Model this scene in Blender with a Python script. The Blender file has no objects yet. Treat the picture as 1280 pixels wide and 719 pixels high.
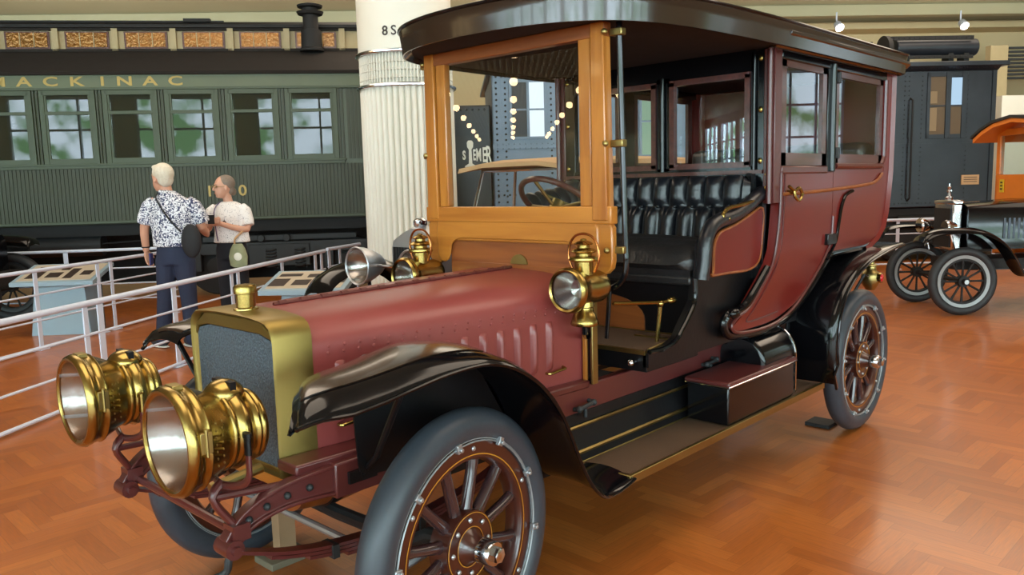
import bpy, bmesh, math, random
from mathutils import Vector, Matrix
random.seed(7)
PI = math.pi
C = bpy.context.scene.collection
sc = bpy.context.scene

# ------------------------------------------------------------------ camera
CAM = Vector((-1.7191, -2.5874, 1.6271)); YAW, PITCH, ROLL, FPX = 0.7546, 0.1259, -0.0269, 1005.946
fw = Vector((math.cos(YAW)*math.cos(PITCH), math.sin(YAW)*math.cos(PITCH), -math.sin(PITCH)))
rt = Vector((math.sin(YAW), -math.cos(YAW), 0)); up = rt.cross(fw)
r2 = math.cos(ROLL)*rt + math.sin(ROLL)*up; u2 = -math.sin(ROLL)*rt + math.cos(ROLL)*up
cd = bpy.data.cameras.new('camera'); cam = bpy.data.objects.new('camera', cd); C.objects.link(cam)
cd.sensor_width = 36; cd.lens = FPX/1280*36; cd.clip_start = 0.05; cd.clip_end = 200
cam.matrix_world = Matrix(((r2.x, u2.x, -fw.x, CAM.x), (r2.y, u2.y, -fw.y, CAM.y), (r2.z, u2.z, -fw.z, CAM.z), (0, 0, 0, 1)))
sc.camera = cam
# ------------------------------------------------------------------ colour management, world
sc.view_settings.view_transform = 'Standard'; sc.view_settings.look = 'None'
sc.view_settings.gamma = 1; sc.view_settings.use_curve_mapping = False
sc.view_settings.exposure = 0.20
WINDOW_LIGHT = 16.0      # daylight in the tall hall windows
GLOBE_LIGHT = 22.0      # pendant globes
FILL_W = 150.0         # added warm fill from above
WALL_FILL_W = 150.0  # added fill for the far wall and ceiling
w = bpy.data.worlds.new('hall_air'); sc.world = w; w.use_nodes = True
w.node_tree.nodes['Background'].inputs[0].default_value = (0.85, 0.9, 1.0, 1)
w.node_tree.nodes['Background'].inputs[1].default_value = 0.35
sc.cycles.max_bounces = 7; sc.cycles.diffuse_bounces = 3; sc.cycles.glossy_bounces = 4
sc.cycles.transmission_bounces = 6; sc.cycles.transparent_max_bounces = 16
sc.cycles.sample_clamp_indirect = 6; sc.cycles.caustics_reflective = False; sc.cycles.caustics_refractive = False
sc.cycles.use_denoising = True
HALL = math.radians(-43)
E1 = Vector((math.cos(HALL), math.sin(HALL), 0)); E2 = Vector((-math.sin(HALL), math.cos(HALL), 0))
def hp(a, b, z=0): return Vector((CAM.x, CAM.y, 0)) + E1*a + E2*b + Vector((0, 0, z))
def area(name, loc, target, sx, sy, watts, col):
    l = bpy.data.lights.new(name, 'AREA'); l.shape = 'RECTANGLE'; l.size = sx; l.size_y = sy; l.energy = watts; l.color = col
    o = bpy.data.objects.new(name, l); C.objects.link(o); o.location = loc
    o.rotation_euler = (Vector(target)-Vector(loc)).to_track_quat('-Z', 'Y').to_euler(); return o
for a, b in ((-1, 2.5), (5, 4), (-4, 8.5), (3, 9.5), (10, 9), (9, 14), (0, 14)):
    area('ceiling_fill', hp(a, b, 5.7), hp(a, b, 0), 4, 4, FILL_W, (1.0, 0.84, 0.66))  # unseen area lights added as warm downward fill
for a in (-8, 2, 12):
    area('wall_fill', hp(a, 15, 4.2), hp(a, 22, 4.6), 6, 0.8, WALL_FILL_W, (1.0, 0.92, 0.76))  # unseen fill added to brighten the far wall and ceiling

# ------------------------------------------------------------------ materials
def lin(c): c /= 255.0; return c/12.92 if c <= 0.04045 else ((c+0.055)/1.055)**2.4
def rgb(r, g, b): return (lin(r), lin(g), lin(b), 1)
def nn(nt, t, **k):
    n = nt.nodes.new(t)
    for a, v in k.items(): setattr(n, a, v)
    return n
def mat(name, col, rough=0.5, metal=0.0, coat=0.0, vary=0.12, scale=6.0, bump=0.0, bscale=60.0, emis=None, es=0.0, spec=0.5, rvary=0.1, crough=0.08, sheen=0.0):
    m = bpy.data.materials.new(name); m.use_nodes = True; nt = m.node_tree; b = nt.nodes['Principled BSDF']
    b.inputs['Roughness'].default_value = rough; b.inputs['Metallic'].default_value = metal
    b.inputs['Coat Weight'].default_value = coat; b.inputs['Coat Roughness'].default_value = crough
    b.inputs['Specular IOR Level'].default_value = spec
    tc = nn(nt, 'ShaderNodeTexCoord'); no = nn(nt, 'ShaderNodeTexNoise'); no.inputs['Scale'].default_value = scale; no.inputs['Detail'].default_value = 4
    nt.links.new(tc.outputs['Object'], no.inputs['Vector'])
    cr = nn(nt, 'ShaderNodeMix', data_type='RGBA')
    cr.inputs[6].default_value = tuple(c*(1-vary) for c in col[:3])+(1,); cr.inputs[7].default_value = tuple(min(1, c*(1+vary)) for c in col[:3])+(1,)
    nt.links.new(no.outputs['Fac'], cr.inputs[0]); nt.links.new(cr.outputs[2], b.inputs['Base Color'])
    if rvary:
        mr = nn(nt, 'ShaderNodeMapRange'); mr.inputs[3].default_value = max(0.02, rough-rvary*rough); mr.inputs[4].default_value = min(1, rough+rvary*rough)
        nt.links.new(no.outputs['Fac'], mr.inputs[0]); nt.links.new(mr.outputs[0], b.inputs['Roughness'])
    if bump:
        n2 = nn(nt, 'ShaderNodeTexNoise'); n2.inputs['Scale'].default_value = bscale; n2.inputs['Detail'].default_value = 3
        nt.links.new(tc.outputs['Object'], n2.inputs['Vector']); bp = nn(nt, 'ShaderNodeBump'); bp.inputs['Strength'].default_value = bump; bp.inputs['Distance'].default_value = 0.01
        nt.links.new(n2.outputs['Fac'], bp.inputs['Height']); nt.links.new(bp.outputs[0], b.inputs['Normal'])
    if emis:
        b.inputs['Emission Color'].default_value = emis; b.inputs['Emission Strength'].default_value = es
    return m
def wood(name, c1, c2, rough=0.35, coat=0.4, axis=0, s=1.0):
    m = mat(name, c1, rough, coat=coat); nt = m.node_tree; b = nt.nodes['Principled BSDF']
    tc = nn(nt, 'ShaderNodeTexCoord'); mp = nn(nt, 'ShaderNodeMapping'); sc_ = [22*s, 22*s, 22*s]; sc_[axis] = 1.6*s; mp.inputs['Scale'].default_value = sc_
    no = nn(nt, 'ShaderNodeTexNoise'); no.inputs['Scale'].default_value = 1.6; no.inputs['Detail'].default_value = 5; no.inputs['Distortion'].default_value = 0.6
    nt.links.new(tc.outputs['Object'], mp.inputs['Vector']); nt.links.new(mp.outputs[0], no.inputs['Vector'])
    r = nn(nt, 'ShaderNodeValToRGB'); r.color_ramp.elements[0].position = 0.3; r.color_ramp.elements[0].color = c2; r.color_ramp.elements[1].position = 0.7; r.color_ramp.elements[1].color = c1
    nt.links.new(no.outputs['Fac'], r.inputs[0]); nt.links.new(r.outputs[0], b.inputs['Base Color']); return m
def glassmat(name, tint=(1, 1, 1, 1), refl=1.0, rough=0.0, base=0.0):
    m = bpy.data.materials.new(name); m.use_nodes = True; nt = m.node_tree; nt.nodes.clear()
    out = nn(nt, 'ShaderNodeOutputMaterial'); tr = nn(nt, 'ShaderNodeBsdfTransparent'); tr.inputs[0].default_value = tint
    gl = nn(nt, 'ShaderNodeBsdfGlossy'); gl.inputs['Roughness'].default_value = rough
    fr = nn(nt, 'ShaderNodeFresnel'); fr.inputs[0].default_value = 1.5
    ma = nn(nt, 'ShaderNodeMath', operation='MULTIPLY_ADD'); ma.inputs[1].default_value = refl; ma.inputs[2].default_value = base; ma.use_clamp = True
    g_ = nn(nt, 'ShaderNodeNewGeometry'); iv = nn(nt, 'ShaderNodeMath', operation='SUBTRACT'); iv.inputs[0].default_value = 1.0; nt.links.new(g_.outputs['Backfacing'], iv.inputs[1])
    mu = nn(nt, 'ShaderNodeMath', operation='MULTIPLY')
    mx = nn(nt, 'ShaderNodeMixShader'); nt.links.new(fr.outputs[0], ma.inputs[0]); nt.links.new(ma.outputs[0], mu.inputs[0]); nt.links.new(iv.outputs[0], mu.inputs[1]); nt.links.new(mu.outputs[0], mx.inputs[0])
    nt.links.new(tr.outputs[0], mx.inputs[1]); nt.links.new(gl.outputs[0], mx.inputs[2]); nt.links.new(mx.outputs[0], out.inputs[0]); return m
def glow(name, col, s):
    m = bpy.data.materials.new(name); m.use_nodes = True; nt = m.node_tree; nt.nodes.clear()
    out = nn(nt, 'ShaderNodeOutputMaterial'); e = nn(nt, 'ShaderNodeEmission'); e.inputs[0].default_value = col; e.inputs[1].default_value = s
    nt.links.new(e.outputs[0], out.inputs[0]); return m

def herringbone():
    m = mat('parquet_floor', rgb(176, 96, 46), 0.3, coat=0.25, crough=0.12); nt = m.node_tree; b = nt.nodes['Principled BSDF']; L = nt.links.new
    def ma(op, a, b_=None, c=None):
        n = nn(nt, 'ShaderNodeMath', operation=op)
        for i, v in enumerate((a, b_, c)):
            if v is None: continue
            if isinstance(v, (int, float)): n.inputs[i].default_value = v
            else: L(v, n.inputs[i])
        return n.outputs[0]
    geo = nn(nt, 'ShaderNodeNewGeometry'); mp = nn(nt, 'ShaderNodeMapping'); mp.inputs['Rotation'].default_value = (0, 0, math.radians(2)); W = 0.078; N = 5
    mp.inputs['Scale'].default_value = (1/W, 1/W, 1)
    L(geo.outputs['Position'], mp.inputs['Vector']); sx = nn(nt, 'ShaderNodeSeparateXYZ'); L(mp.outputs[0], sx.inputs[0]); X, Y = sx.outputs[0], sx.outputs[1]
    i = ma('FLOOR', X); j = ma('FLOOR', Y); fx = ma('SUBTRACT', X, i); fy = ma('SUBTRACT', Y, j)
    k = ma('FLOORED_MODULO', ma('SUBTRACT', i, j), 2.0*N); hor = ma('LESS_THAN', k, N-0.5)
    kv = ma('SUBTRACT', 2.0*N-1, k)
    uh = ma('ADD', k, fx); uv = ma('ADD', kv, fy)
    mix = lambda a, b_: ma('ADD', ma('MULTIPLY', hor, a), ma('MULTIPLY', ma('SUBTRACT', 1.0, hor), b_))
    U = mix(uh, uv); V = mix(fy, fx)
    idx = mix(ma('SUBTRACT', i, k), i); idy = mix(j, ma('SUBTRACT', j, kv))
    cx = nn(nt, 'ShaderNodeCombineXYZ'); L(idx, cx.inputs[0]); L(idy, cx.inputs[1]); L(hor, cx.inputs[2])
    wn = nn(nt, 'ShaderNodeTexWhiteNoise', noise_dimensions='3D'); L(cx.outputs[0], wn.inputs[0])
    ramp = nn(nt, 'ShaderNodeValToRGB'); e = ramp.color_ramp.elements; e[0].color = rgb(162, 88, 35); e[1].color = rgb(186, 108, 47)
    e2 = ramp.color_ramp.elements.new(0.5); e2.color = rgb(175, 98, 41); L(wn.outputs[0], ramp.inputs[0])
    # fine grain along each strip
    gx = nn(nt, 'ShaderNodeCombineXYZ'); L(ma('MULTIPLY', U, 0.5), gx.inputs[0]); L(ma('MULTIPLY', V, 9.0), gx.inputs[1]); L(wn.outputs[0], gx.inputs[2])
    gn = nn(nt, 'ShaderNodeTexNoise'); gn.inputs['Scale'].default_value = 1.2; gn.inputs['Detail'].default_value = 3; L(gx.outputs[0], gn.inputs['Vector'])
    gm = nn(nt, 'ShaderNodeMapRange'); gm.inputs[1].default_value = 0.3; gm.inputs[2].default_value = 0.7; gm.inputs[3].default_value = 0.86; gm.inputs[4].default_value = 1.12; L(gn.outputs[0], gm.inputs[0])
    # joints
    dv = ma('MINIMUM', V, ma('SUBTRACT', 1.0, V)); du = ma('MINIMUM', U, ma('SUBTRACT', float(N), U)); d = ma('MINIMUM', dv, du)
    jt = nn(nt, 'ShaderNodeMapRange'); jt.inputs[1].default_value = 0.0; jt.inputs[2].default_value = 0.035; jt.inputs[3].default_value = 0.72; jt.inputs[4].default_value = 1.0; L(d, jt.inputs[0])
    big = nn(nt, 'ShaderNodeTexNoise'); big.inputs['Scale'].default_value = 0.7; big.inputs['Detail'].default_value = 3; L(geo.outputs['Position'], big.inputs['Vector'])
    bm_ = nn(nt, 'ShaderNodeMapRange'); bm_.inputs[1].default_value = 0.3; bm_.inputs[2].default_value = 0.7; bm_.inputs[3].default_value = 0.86; bm_.inputs[4].default_value = 1.14; L(big.outputs[0], bm_.inputs[0])
    f = ma('MULTIPLY', ma('MULTIPLY', gm.outputs[0], jt.outputs[0]), bm_.outputs[0])
    vm = nn(nt, 'ShaderNodeVectorMath', operation='SCALE'); L(ramp.outputs[0], vm.inputs[0]); L(f, vm.inputs['Scale']); L(vm.outputs[0], b.inputs['Base Color'])
    rr = nn(nt, 'ShaderNodeMapRange'); rr.inputs[3].default_value = 0.24; rr.inputs[4].default_value = 0.42; L(gn.outputs[0], rr.inputs[0]); L(rr.outputs[0], b.inputs['Roughness'])
    return m

M = {}
M['floor'] = herringbone()
M['maroon'] = mat('maroon_paint', rgb(106, 30, 25), 0.32, coat=0.3, crough=0.14, spec=0.35, vary=0.10)
M['maroon_dull'] = mat('maroon_hood_paint', rgb(132, 58, 55), 0.42, coat=0.35, crough=0.25, vary=0.10)
M['maroon_dark'] = mat('maroon_chassis_paint', rgb(84, 34, 32), 0.36, coat=0.4, crough=0.2, vary=0.18)
M['mahog'] = wood('mahogany_frame', rgb(92, 44, 36), rgb(66, 28, 24), 0.35, 0.4)
M['wood'] = wood('amber_varnished_wood', rgb(194, 126, 50), rgb(166, 98, 34), 0.32, 0.5, axis=1, s=0.6)
M['wood_v'] = wood('amber_varnished_post', rgb(194, 126, 50), rgb(160, 94, 34), 0.32, 0.5, axis=2, s=0.6)
M['wood_d'] = wood('dark_varnished_wood', rgb(150, 84, 38), rgb(118, 60, 28), 0.4, 0.3, axis=1, s=0.6)
M['black'] = mat('black_gloss_enamel', rgb(10, 10, 13), 0.13, coat=0.1, crough=0.05, vary=0.2, spec=0.35)
M['black_m'] = mat('black_worn_enamel', rgb(15, 14, 16), 0.38, coat=0.0, vary=0.3, bump=0.08, bscale=40, spec=0.3)
M['brown_lac'] = mat('brown_lacquer', rgb(44, 29, 21), 0.2, coat=0.3, crough=0.08, vary=0.35, scale=9)
M['leather'] = mat('black_leather', rgb(26, 27, 32), 0.33, coat=0.2, crough=0.25, vary=0.3, bump=0.25, bscale=45)
M['leather_w'] = mat('worn_black_leather', rgb(34, 33, 34), 0.4, coat=0.2, crough=0.3, vary=0.4, bump=0.5, bscale=30)
M['brass'] = mat('brass', rgb(162, 138, 78), 0.25, metal=1, vary=0.12, scale=5, rvary=0.4)
M['brass_d'] = mat('dull_brass', rgb(158, 138, 86), 0.38, metal=1, vary=0.18, rvary=0.3)
M['brass_r'] = mat('brushed_brass_shell', rgb(132, 112, 60), 0.42, metal=0.85, vary=0.15, rvary=0.3)
M['copper'] = mat('copper_wire', rgb(190, 120, 70), 0.25, metal=1)
M['chrome'] = mat('polished_steel', rgb(205, 208, 214), 0.14, metal=1, vary=0.05)
M['steel'] = mat('dull_steel', rgb(176, 178, 182), 0.36, metal=.75, vary=0.1)
M['reflector'] = mat('silvered_reflector', rgb(176, 172, 168), 0.22, metal=.95, vary=0.04)
M['tyre'] = mat('old_grey_rubber', rgb(52, 58, 66), 0.42, vary=0.3, scale=5, bump=0.12, bscale=25)
M['tyre_b'] = mat('black_rubber', rgb(36, 37, 40), 0.6, vary=0.2)
M['greyring'] = mat('grey_clincher_ring', rgb(150, 154, 156), 0.5, metal=0.4, vary=0.15)
M['felloe'] = mat('brown_wheel_paint', rgb(64, 28, 20), 0.3, coat=0.5, crough=0.12, vary=0.25)
M['spoke'] = mat('plum_spoke_paint', rgb(54, 34, 36), 0.22, coat=0.6, crough=0.1, vary=0.2)
M['pin'] = mat('yellow_pinstripe', rgb(184, 124, 38), 0.5)
M['core'] = mat('radiator_core', rgb(84, 96, 106), 0.5, metal=0.2, vary=0.9, scale=95, bump=1.0, bscale=95)
M['mat'] = mat('brown_rubber_mat', rgb(88, 66, 48), 0.7, vary=0.2, bump=0.3, bscale=150)
M['lining'] = mat('dark_cloth_lining', rgb(40, 33, 30), 0.9)
M['glass'] = glassmat('window_glass', (0.96, 0.98, 0.98, 1), 1.3, base=0.015)
M['lens'] = glassmat('lamp_lens', (0.96, 0.96, 0.96, 1), 1.2, base=0.02)
M['redlens'] = mat('red_glass', rgb(190, 20, 36), 0.08, coat=0.6)
M['white_rail'] = mat('white_rail_paint', rgb(208, 218, 238), 0.4, vary=0.04)
M['kiosk'] = mat('grey_blue_laminate', rgb(142, 164, 178), 0.5, vary=0.04)
M['kiosk_d'] = mat('slate_blue_laminate', rgb(78, 100, 116), 0.5, vary=0.05)
M['panelpr'] = mat('cream_panel_print', rgb(190, 176, 156), 0.35, vary=0.1)
M['ink'] = mat('dark_ink', rgb(52, 40, 36), 0.5)
M['column'] = mat('cream_column_paint', rgb(226, 222, 210), 0.5, vary=0.03)
M['wall'] = mat('tan_plaster', rgb(206, 188, 148), 0.8, vary=0.08, scale=0.6)
M['ceil'] = mat('ivory_ribbed_ceiling', rgb(184, 178, 146), 0.7, vary=0.08, scale=0.8)
M['train'] = mat('pullman_green_paint', rgb(48, 52, 29), 0.5, coat=0.0, vary=0.18, scale=3)
M['train_l'] = mat('faded_green_paint', rgb(86, 94, 66), 0.45, coat=0.05, vary=0.2, scale=2)
M['train_m'] = mat('mid_green_paint', rgb(66, 76, 48), 0.45, coat=0.1, crough=0.3, vary=0.2, scale=2)
M['train_t'] = mat('dark_green_trim', rgb(58, 68, 42), 0.45)
M['soot'] = mat('sooty_black_iron', rgb(24, 22, 22), 0.7, vary=0.3)
M['soot_r'] = mat('brown_black_roof', rgb(34, 27, 22), 0.85, vary=0.2)
M['iron'] = mat('grey_black_iron', rgb(46, 48, 50), 0.55, vary=0.3, metal=0.3)
M['cream'] = mat('cream_trim', rgb(176, 158, 120), 0.6)
M['amber'] = mat('amber_rippled_glass', rgb(140, 92, 36), 0.16, metal=.45, vary=0.5, scale=9, bump=0.8, bscale=24, coat=0.4)
M['curtain'] = mat('brown_blind', rgb(66, 60, 48), 0.8, vary=0.3)
M['trainglass'] = glassmat('train_window_glass', (0.75, 0.8, 0.78, 1), 0.9, base=0.0, rough=0.01)
M['gold'] = mat('gold_leaf_letter', rgb(168, 140, 70), 0.4, metal=0.2)
M['orange'] = mat('orange_body_paint', rgb(226, 122, 34), 0.38, coat=0.3)
M['steelblue'] = mat('blue_grey_locomotive_steel', rgb(104, 120, 138), 0.45, metal=0.2, vary=0.3, scale=2.0, bump=0.1, bscale=6)
M['locoblack'] = mat('black_locomotive_steel', rgb(46, 49, 56), 0.36, metal=0.3, vary=0.5, scale=2.2, bump=0.12, bscale=5)
M['tender'] = mat('black_tender_steel', rgb(22, 23, 27), 0.4, metal=0.2, vary=0.4, scale=2.2)
M['white_sign'] = mat('white_sign_paint', rgb(226, 224, 210), 0.5)
M['tan'] = mat('tan_canvas', rgb(196, 158, 116), 0.8)
M['skin'] = mat('skin', rgb(204, 150, 124), 0.5, vary=0.06)
M['skin2'] = mat('lighter_skin', rgb(208, 158, 134), 0.5, vary=0.06)
M['hair_w'] = mat('white_hair', rgb(214, 204, 186), 0.6, vary=0.15, scale=40, bump=0.6, bscale=70)
M['hair_g'] = mat('grey_brown_hair', rgb(126, 112, 100), 0.55, vary=0.25, scale=40, bump=0.6, bscale=70)
M['jeans'] = mat('dark_denim', rgb(34, 42, 66), 0.8, vary=0.15, bump=0.2, bscale=60)
M['trouser'] = mat('black_trouser', rgb(22, 24, 34), 0.8)
M['bagblack'] = mat('black_bag_cloth', rgb(24, 24, 28), 0.75, bump=0.2)
M['shoe'] = mat('dark_shoe', rgb(44, 46, 52), 0.6)
M['sole'] = mat('white_sole', rgb(220, 220, 216), 0.6)
M['tote'] = mat('sage_tote_cloth', rgb(150, 156, 122), 0.8, vary=0.3, scale=14)
M['sky_pane'] = None
def patterned(name, base, spot, scale, thr, feat='F1'):
    m = mat(name, base, 0.8); nt = m.node_tree; b = nt.nodes['Principled BSDF']
    tc = nn(nt, 'ShaderNodeTexCoord'); n1 = nn(nt, 'ShaderNodeTexNoise'); n1.inputs['Scale'].default_value = scale; n1.inputs['Detail'].default_value = 1.5; n1.inputs['Distortion'].default_value = 2.5
    nt.links.new(tc.outputs['Object'], n1.inputs['Vector']); r = nn(nt, 'ShaderNodeValToRGB'); r.color_ramp.interpolation = 'LINEAR'
    e = r.color_ramp.elements; e[0].position = thr-0.02; e[0].color = spot; e[1].position = thr+0.03; e[1].color = base
    nt.links.new(n1.outputs['Fac'], r.inputs[0]); nt.links.new(r.outputs[0], b.inputs['Base Color']); return m
M['shirt'] = patterned('navy_and_white_print', rgb(226, 228, 236), rgb(52, 60, 96), 24, 0.49)
M['blouse'] = patterned('white_speckled_cotton', rgb(240, 238, 238), rgb(110, 106, 124), 40, 0.35)

# ------------------------------------------------------------------ mesh helpers
def V(*a): return Vector(a)
class MB:
    def __init__(s): s.bm = bmesh.new()
    def vf(s, vs, fs):
        b = [s.bm.verts.new(v) for v in vs]
        for f in fs:
            try: s.bm.faces.new([b[i] for i in f])
            except ValueError: pass
        return s
    def box(s, c, d, rot=None):
        c = Vector(c); h = Vector(d)*0.5; vs = []
        for x in (-1, 1):
            for y in (-1, 1):
                for z in (-1, 1):
                    p = Vector((x*h.x, y*h.y, z*h.z))
                    if rot is not None: p = rot @ p
                    vs.append(c+p)
        return s.vf(vs, [(0, 1, 3, 2), (4, 6, 7, 5), (0, 4, 5, 1), (2, 3, 7, 6), (0, 2, 6, 4), (1, 5, 7, 3)])
    def bb(s, x0, x1, y0, y1, z0, z1): return s.box(((x0+x1)/2, (y0+y1)/2, (z0+z1)/2), (abs(x1-x0), abs(y1-y0), abs(z1-z0)))
    def loft(s, rings, close=True, caps=True, ringclose=False):
        n = len(rings[0]); vs = [v for r in rings for v in r]; fs = []
        R = len(rings)
        for i in range(R if ringclose else R-1):
            for j in range(n if close else n-1):
                a = i*n+j; b = i*n+(j+1) % n; i2 = (i+1) % R; fs.append((a, b, i2*n+(j+1) % n, i2*n+j))
        if caps and not ringclose and close: fs.append(tuple(range(n-1, -1, -1))); fs.append(tuple((R-1)*n+j for j in range(n)))
        return s.vf(vs, fs)
    def lathe(s, prof, p0, axis, n=32, caps=True, closed=False):
        axis = Vector(axis).normalized(); a = axis.orthogonal().normalized(); b = axis.cross(a); p0 = Vector(p0)
        rings = [[p0+axis*t+(a*math.cos(2*PI*k/n)+b*math.sin(2*PI*k/n))*max(r, 0.0004) for k in range(n)] for t, r in prof]
        return s.loft(rings, True, caps and not closed, closed)
    def cyl(s, p0, p1, r0, r1=None, n=16):
        p0 = Vector(p0); d = Vector(p1)-p0; return s.lathe([(0, r0), (d.length, r0 if r1 is None else r1)], p0, d, n)
    def tube(s, pts, r, n=8, closed=False, sy=1.0):
        pts = [Vector(p) for p in pts]; m = len(pts); rs = r if isinstance(r, (list, tuple)) else [r]*m
        rings = []; t0 = (pts[1]-pts[0]).normalized(); a = t0.orthogonal().normalized()
        for i, p in enumerate(pts):
            if closed: t = (pts[(i+1) % m]-pts[i-1]).normalized()
            else: t = (pts[min(i+1, m-1)]-pts[max(i-1, 0)]).normalized()
            a = (a-t*a.dot(t)).normalized(); b = t.cross(a)
            rings.append([p+(a*math.cos(2*PI*k/n)+b*math.sin(2*PI*k/n)*sy)*rs[i] for k in range(n)])
        return s.loft(rings, True, not closed, closed)
    def prism(s, poly, vec):
        vec = Vector(vec); a = [Vector(p) for p in poly]; n = len(a)
        return s.vf(a+[p+vec for p in a], [tuple(range(n-1, -1, -1)), tuple(range(n, 2*n))]+[(i, (i+1) % n, n+(i+1) % n, n+i) for i in range(n)])
    def sphere(s, c, r, sc_=(1, 1, 1), n=16, m=10, rot=None):
        c = Vector(c); rings = []
        for i in range(m+1):
            t = PI*i/m; rr = math.sin(t); ring = []
            for k in range(n):
                p = Vector((math.cos(2*PI*k/n)*max(rr, .004)*sc_[0], math.sin(2*PI*k/n)*max(rr, .004)*sc_[1], math.cos(t)*sc_[2]))*r
                if rot is not None: p = rot @ p
                ring.append(c+p)
            rings.append(ring)
        return s.loft(rings)
    def sheet(s, grid, thick):
        """grid[i][j] of points, given a real thickness along the averaged normal"""
        R = len(grid); n = len(grid[0]); nor = [[None]*n for _ in range(R)]
        for i in range(R):
            for j in range(n):
                a = grid[min(i+1, R-1)][j]-grid[max(i-1, 0)][j]; b = grid[i][min(j+1, n-1)]-grid[i][max(j-1, 0)]
                nv = a.cross(b); nor[i][j] = nv.normalized() if nv.length > 1e-9 else Vector((0, 0, 1))
        top = [v for r in grid for v in r]; bot = [grid[i][j]-nor[i][j]*thick for i in range(R) for j in range(n)]; K = R*n; fs = []
        for i in range(R-1):
            for j in range(n-1):
                q = (i*n+j, i*n+j+1, (i+1)*n+j+1, (i+1)*n+j); fs.append(q); fs.append(tuple(K+t for t in reversed(q)))
        for i in range(R-1):
            fs.append((i*n, (i+1)*n, K+(i+1)*n, K+i*n)); fs.append((i*n+n-1, K+i*n+n-1, K+(i+1)*n+n-1, (i+1)*n+n-1))
        for j in range(n-1):
            fs.append((j, K+j, K+j+1, j+1)); fs.append(((R-1)*n+j, (R-1)*n+j+1, K+(R-1)*n+j+1, K+(R-1)*n+j))
        return s.vf(top+bot, fs)
    def build(s, name, m, parent=None, bevel=0.0, ang=35, loc=None, seg=2, flip=True):
        if flip: bmesh.ops.recalc_face_normals(s.bm, faces=s.bm.faces)
        me = bpy.data.meshes.new(name); s.bm.to_mesh(me); s.bm.free(); me.materials.append(m)
        me.polygons.foreach_set('use_smooth', [True]*len(me.polygons)); me.set_sharp_from_angle(angle=math.radians(ang))
        o = bpy.data.objects.new(name, me); C.objects.link(o)
        if parent is not None: o.parent = parent
        if loc is not None: o.location = loc
        if bevel:
            b = o.modifiers.new('bevel', 'BEVEL'); b.width = bevel; b.segments = seg; b.limit_method = 'ANGLE'; b.angle_limit = math.radians(40)
        return o
def empty(name, loc=(0, 0, 0), rz=0.0, parent=None):
    o = bpy.data.objects.new(name, None); C.objects.link(o); o.location = loc; o.rotation_euler = (0, 0, rz); o.empty_display_size = 0.1
    if parent is not None: o.parent = parent
    return o
def tag(o, label, cat, group=None, kind=None):
    o['label'] = label; o['category'] = cat
    if group: o['group'] = group
    if kind: o['kind'] = kind
    return o
def struct(o): o['kind'] = 'structure'; return o
def copy_tree(o, parent=None):
    c = o.copy(); C.objects.link(c); c.parent = parent
    for ch in list(o.children): copy_tree(ch, c)
    return c
def spline(pts, k=6, closed=False):
    P = [Vector(p) for p in pts]; n = len(P); out = []
    for i in range(n if closed else n-1):
        if closed: a, b, c, d = P[i-1], P[i], P[(i+1) % n], P[(i+2) % n]
        else: a, b, c, d = P[max(i-1, 0)], P[i], P[i+1], P[min(i+2, n-1)]
        for t in range(k):
            t /= k; out.append(0.5*((2*b)+(c-a)*t+(2*a-5*b+4*c-d)*t*t+(3*b-a-3*c+d)*t**3))
    if not closed: out.append(P[-1])
    return out
def interp(tab, x):
    for (a, b), (c, d) in zip(tab, tab[1:]):
        if a <= x <= c: return b+(d-b)*(x-a)/(c-a)
    return tab[0][1] if x < tab[0][0] else tab[-1][1]
def text(name, body, size, m, parent, mw, extrude=0.004, offset=0.0, xs=1.0, align='CENTER', space=1.0):
    cu = bpy.data.curves.new(name, 'FONT'); cu.body = body; cu.space_character = space; cu.size = size; cu.extrude = extrude; cu.offset = offset; cu.align_x = align; cu.resolution_u = 3
    o = bpy.data.objects.new(name, cu); C.objects.link(o); cu.materials.append(m); bpy.context.view_layer.update()
    me = bpy.data.meshes.new_from_object(o.evaluated_get(bpy.context.evaluated_depsgraph_get())); bpy.data.objects.remove(o); o = bpy.data.objects.new(name, me); C.objects.link(o)
    if parent is not None: o.parent = parent
    o.matrix_local = mw @ Matrix.Diagonal((xs, 1, 1, 1)); return o
def face_mat(loc, right, upv):
    r = Vector(right).normalized(); u = Vector(upv).normalized(); n = r.cross(u)
    return Matrix(((r.x, u.x, n.x, loc[0]), (r.y, u.y, n.y, loc[1]), (r.z, u.z, n.z, loc[2]), (0, 0, 0, 1)))

# ================================================================== THE HALL
ROT = Matrix.Rotation(HALL, 3, 'Z')
def hbox(mb, a0, a1, b0, b1, z0, z1):
    c = hp((a0+a1)/2, (b0+b1)/2, (z0+z1)/2); return mb.box(c, (a1-a0, b1-b0, z1-z0), ROT)
A0, A1, B0, B1, HZ = -66, 26, -9, 23, 6.0
struct(hbox(MB(), A0, A1, B0, B1, -0.1, 0).build('floor', M['floor']))
cm = MB(); rows = []
nb = int((B1-B0)/0.11)
prof = []
for i in range(nb+1):
    b = B0+(B1-B0)*i/nb; prof.append((b, HZ-(0.05 if i % 2 else 0.0)))
ring = [[hp(a, b, z) for b, z in prof]+[hp(a, B1, HZ+.2), hp(a, B0, HZ+.2)] for a in (A0, A1)]
cm.loft(ring); struct(cm.build('ceiling', M['ceil'], ang=10))
struct(hbox(MB(), A0, A1, B1-0.2, B1, 0, HZ).build('wall_far', M['wall']))
struct(hbox(MB(), A0-0.2, A0, B0, B1, 0, HZ).build('wall_left', M['wall']))
struct(hbox(MB(), A1, A1+0.2, B0, B1, 0, HZ).build('wall_right', M['wall']))
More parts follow.
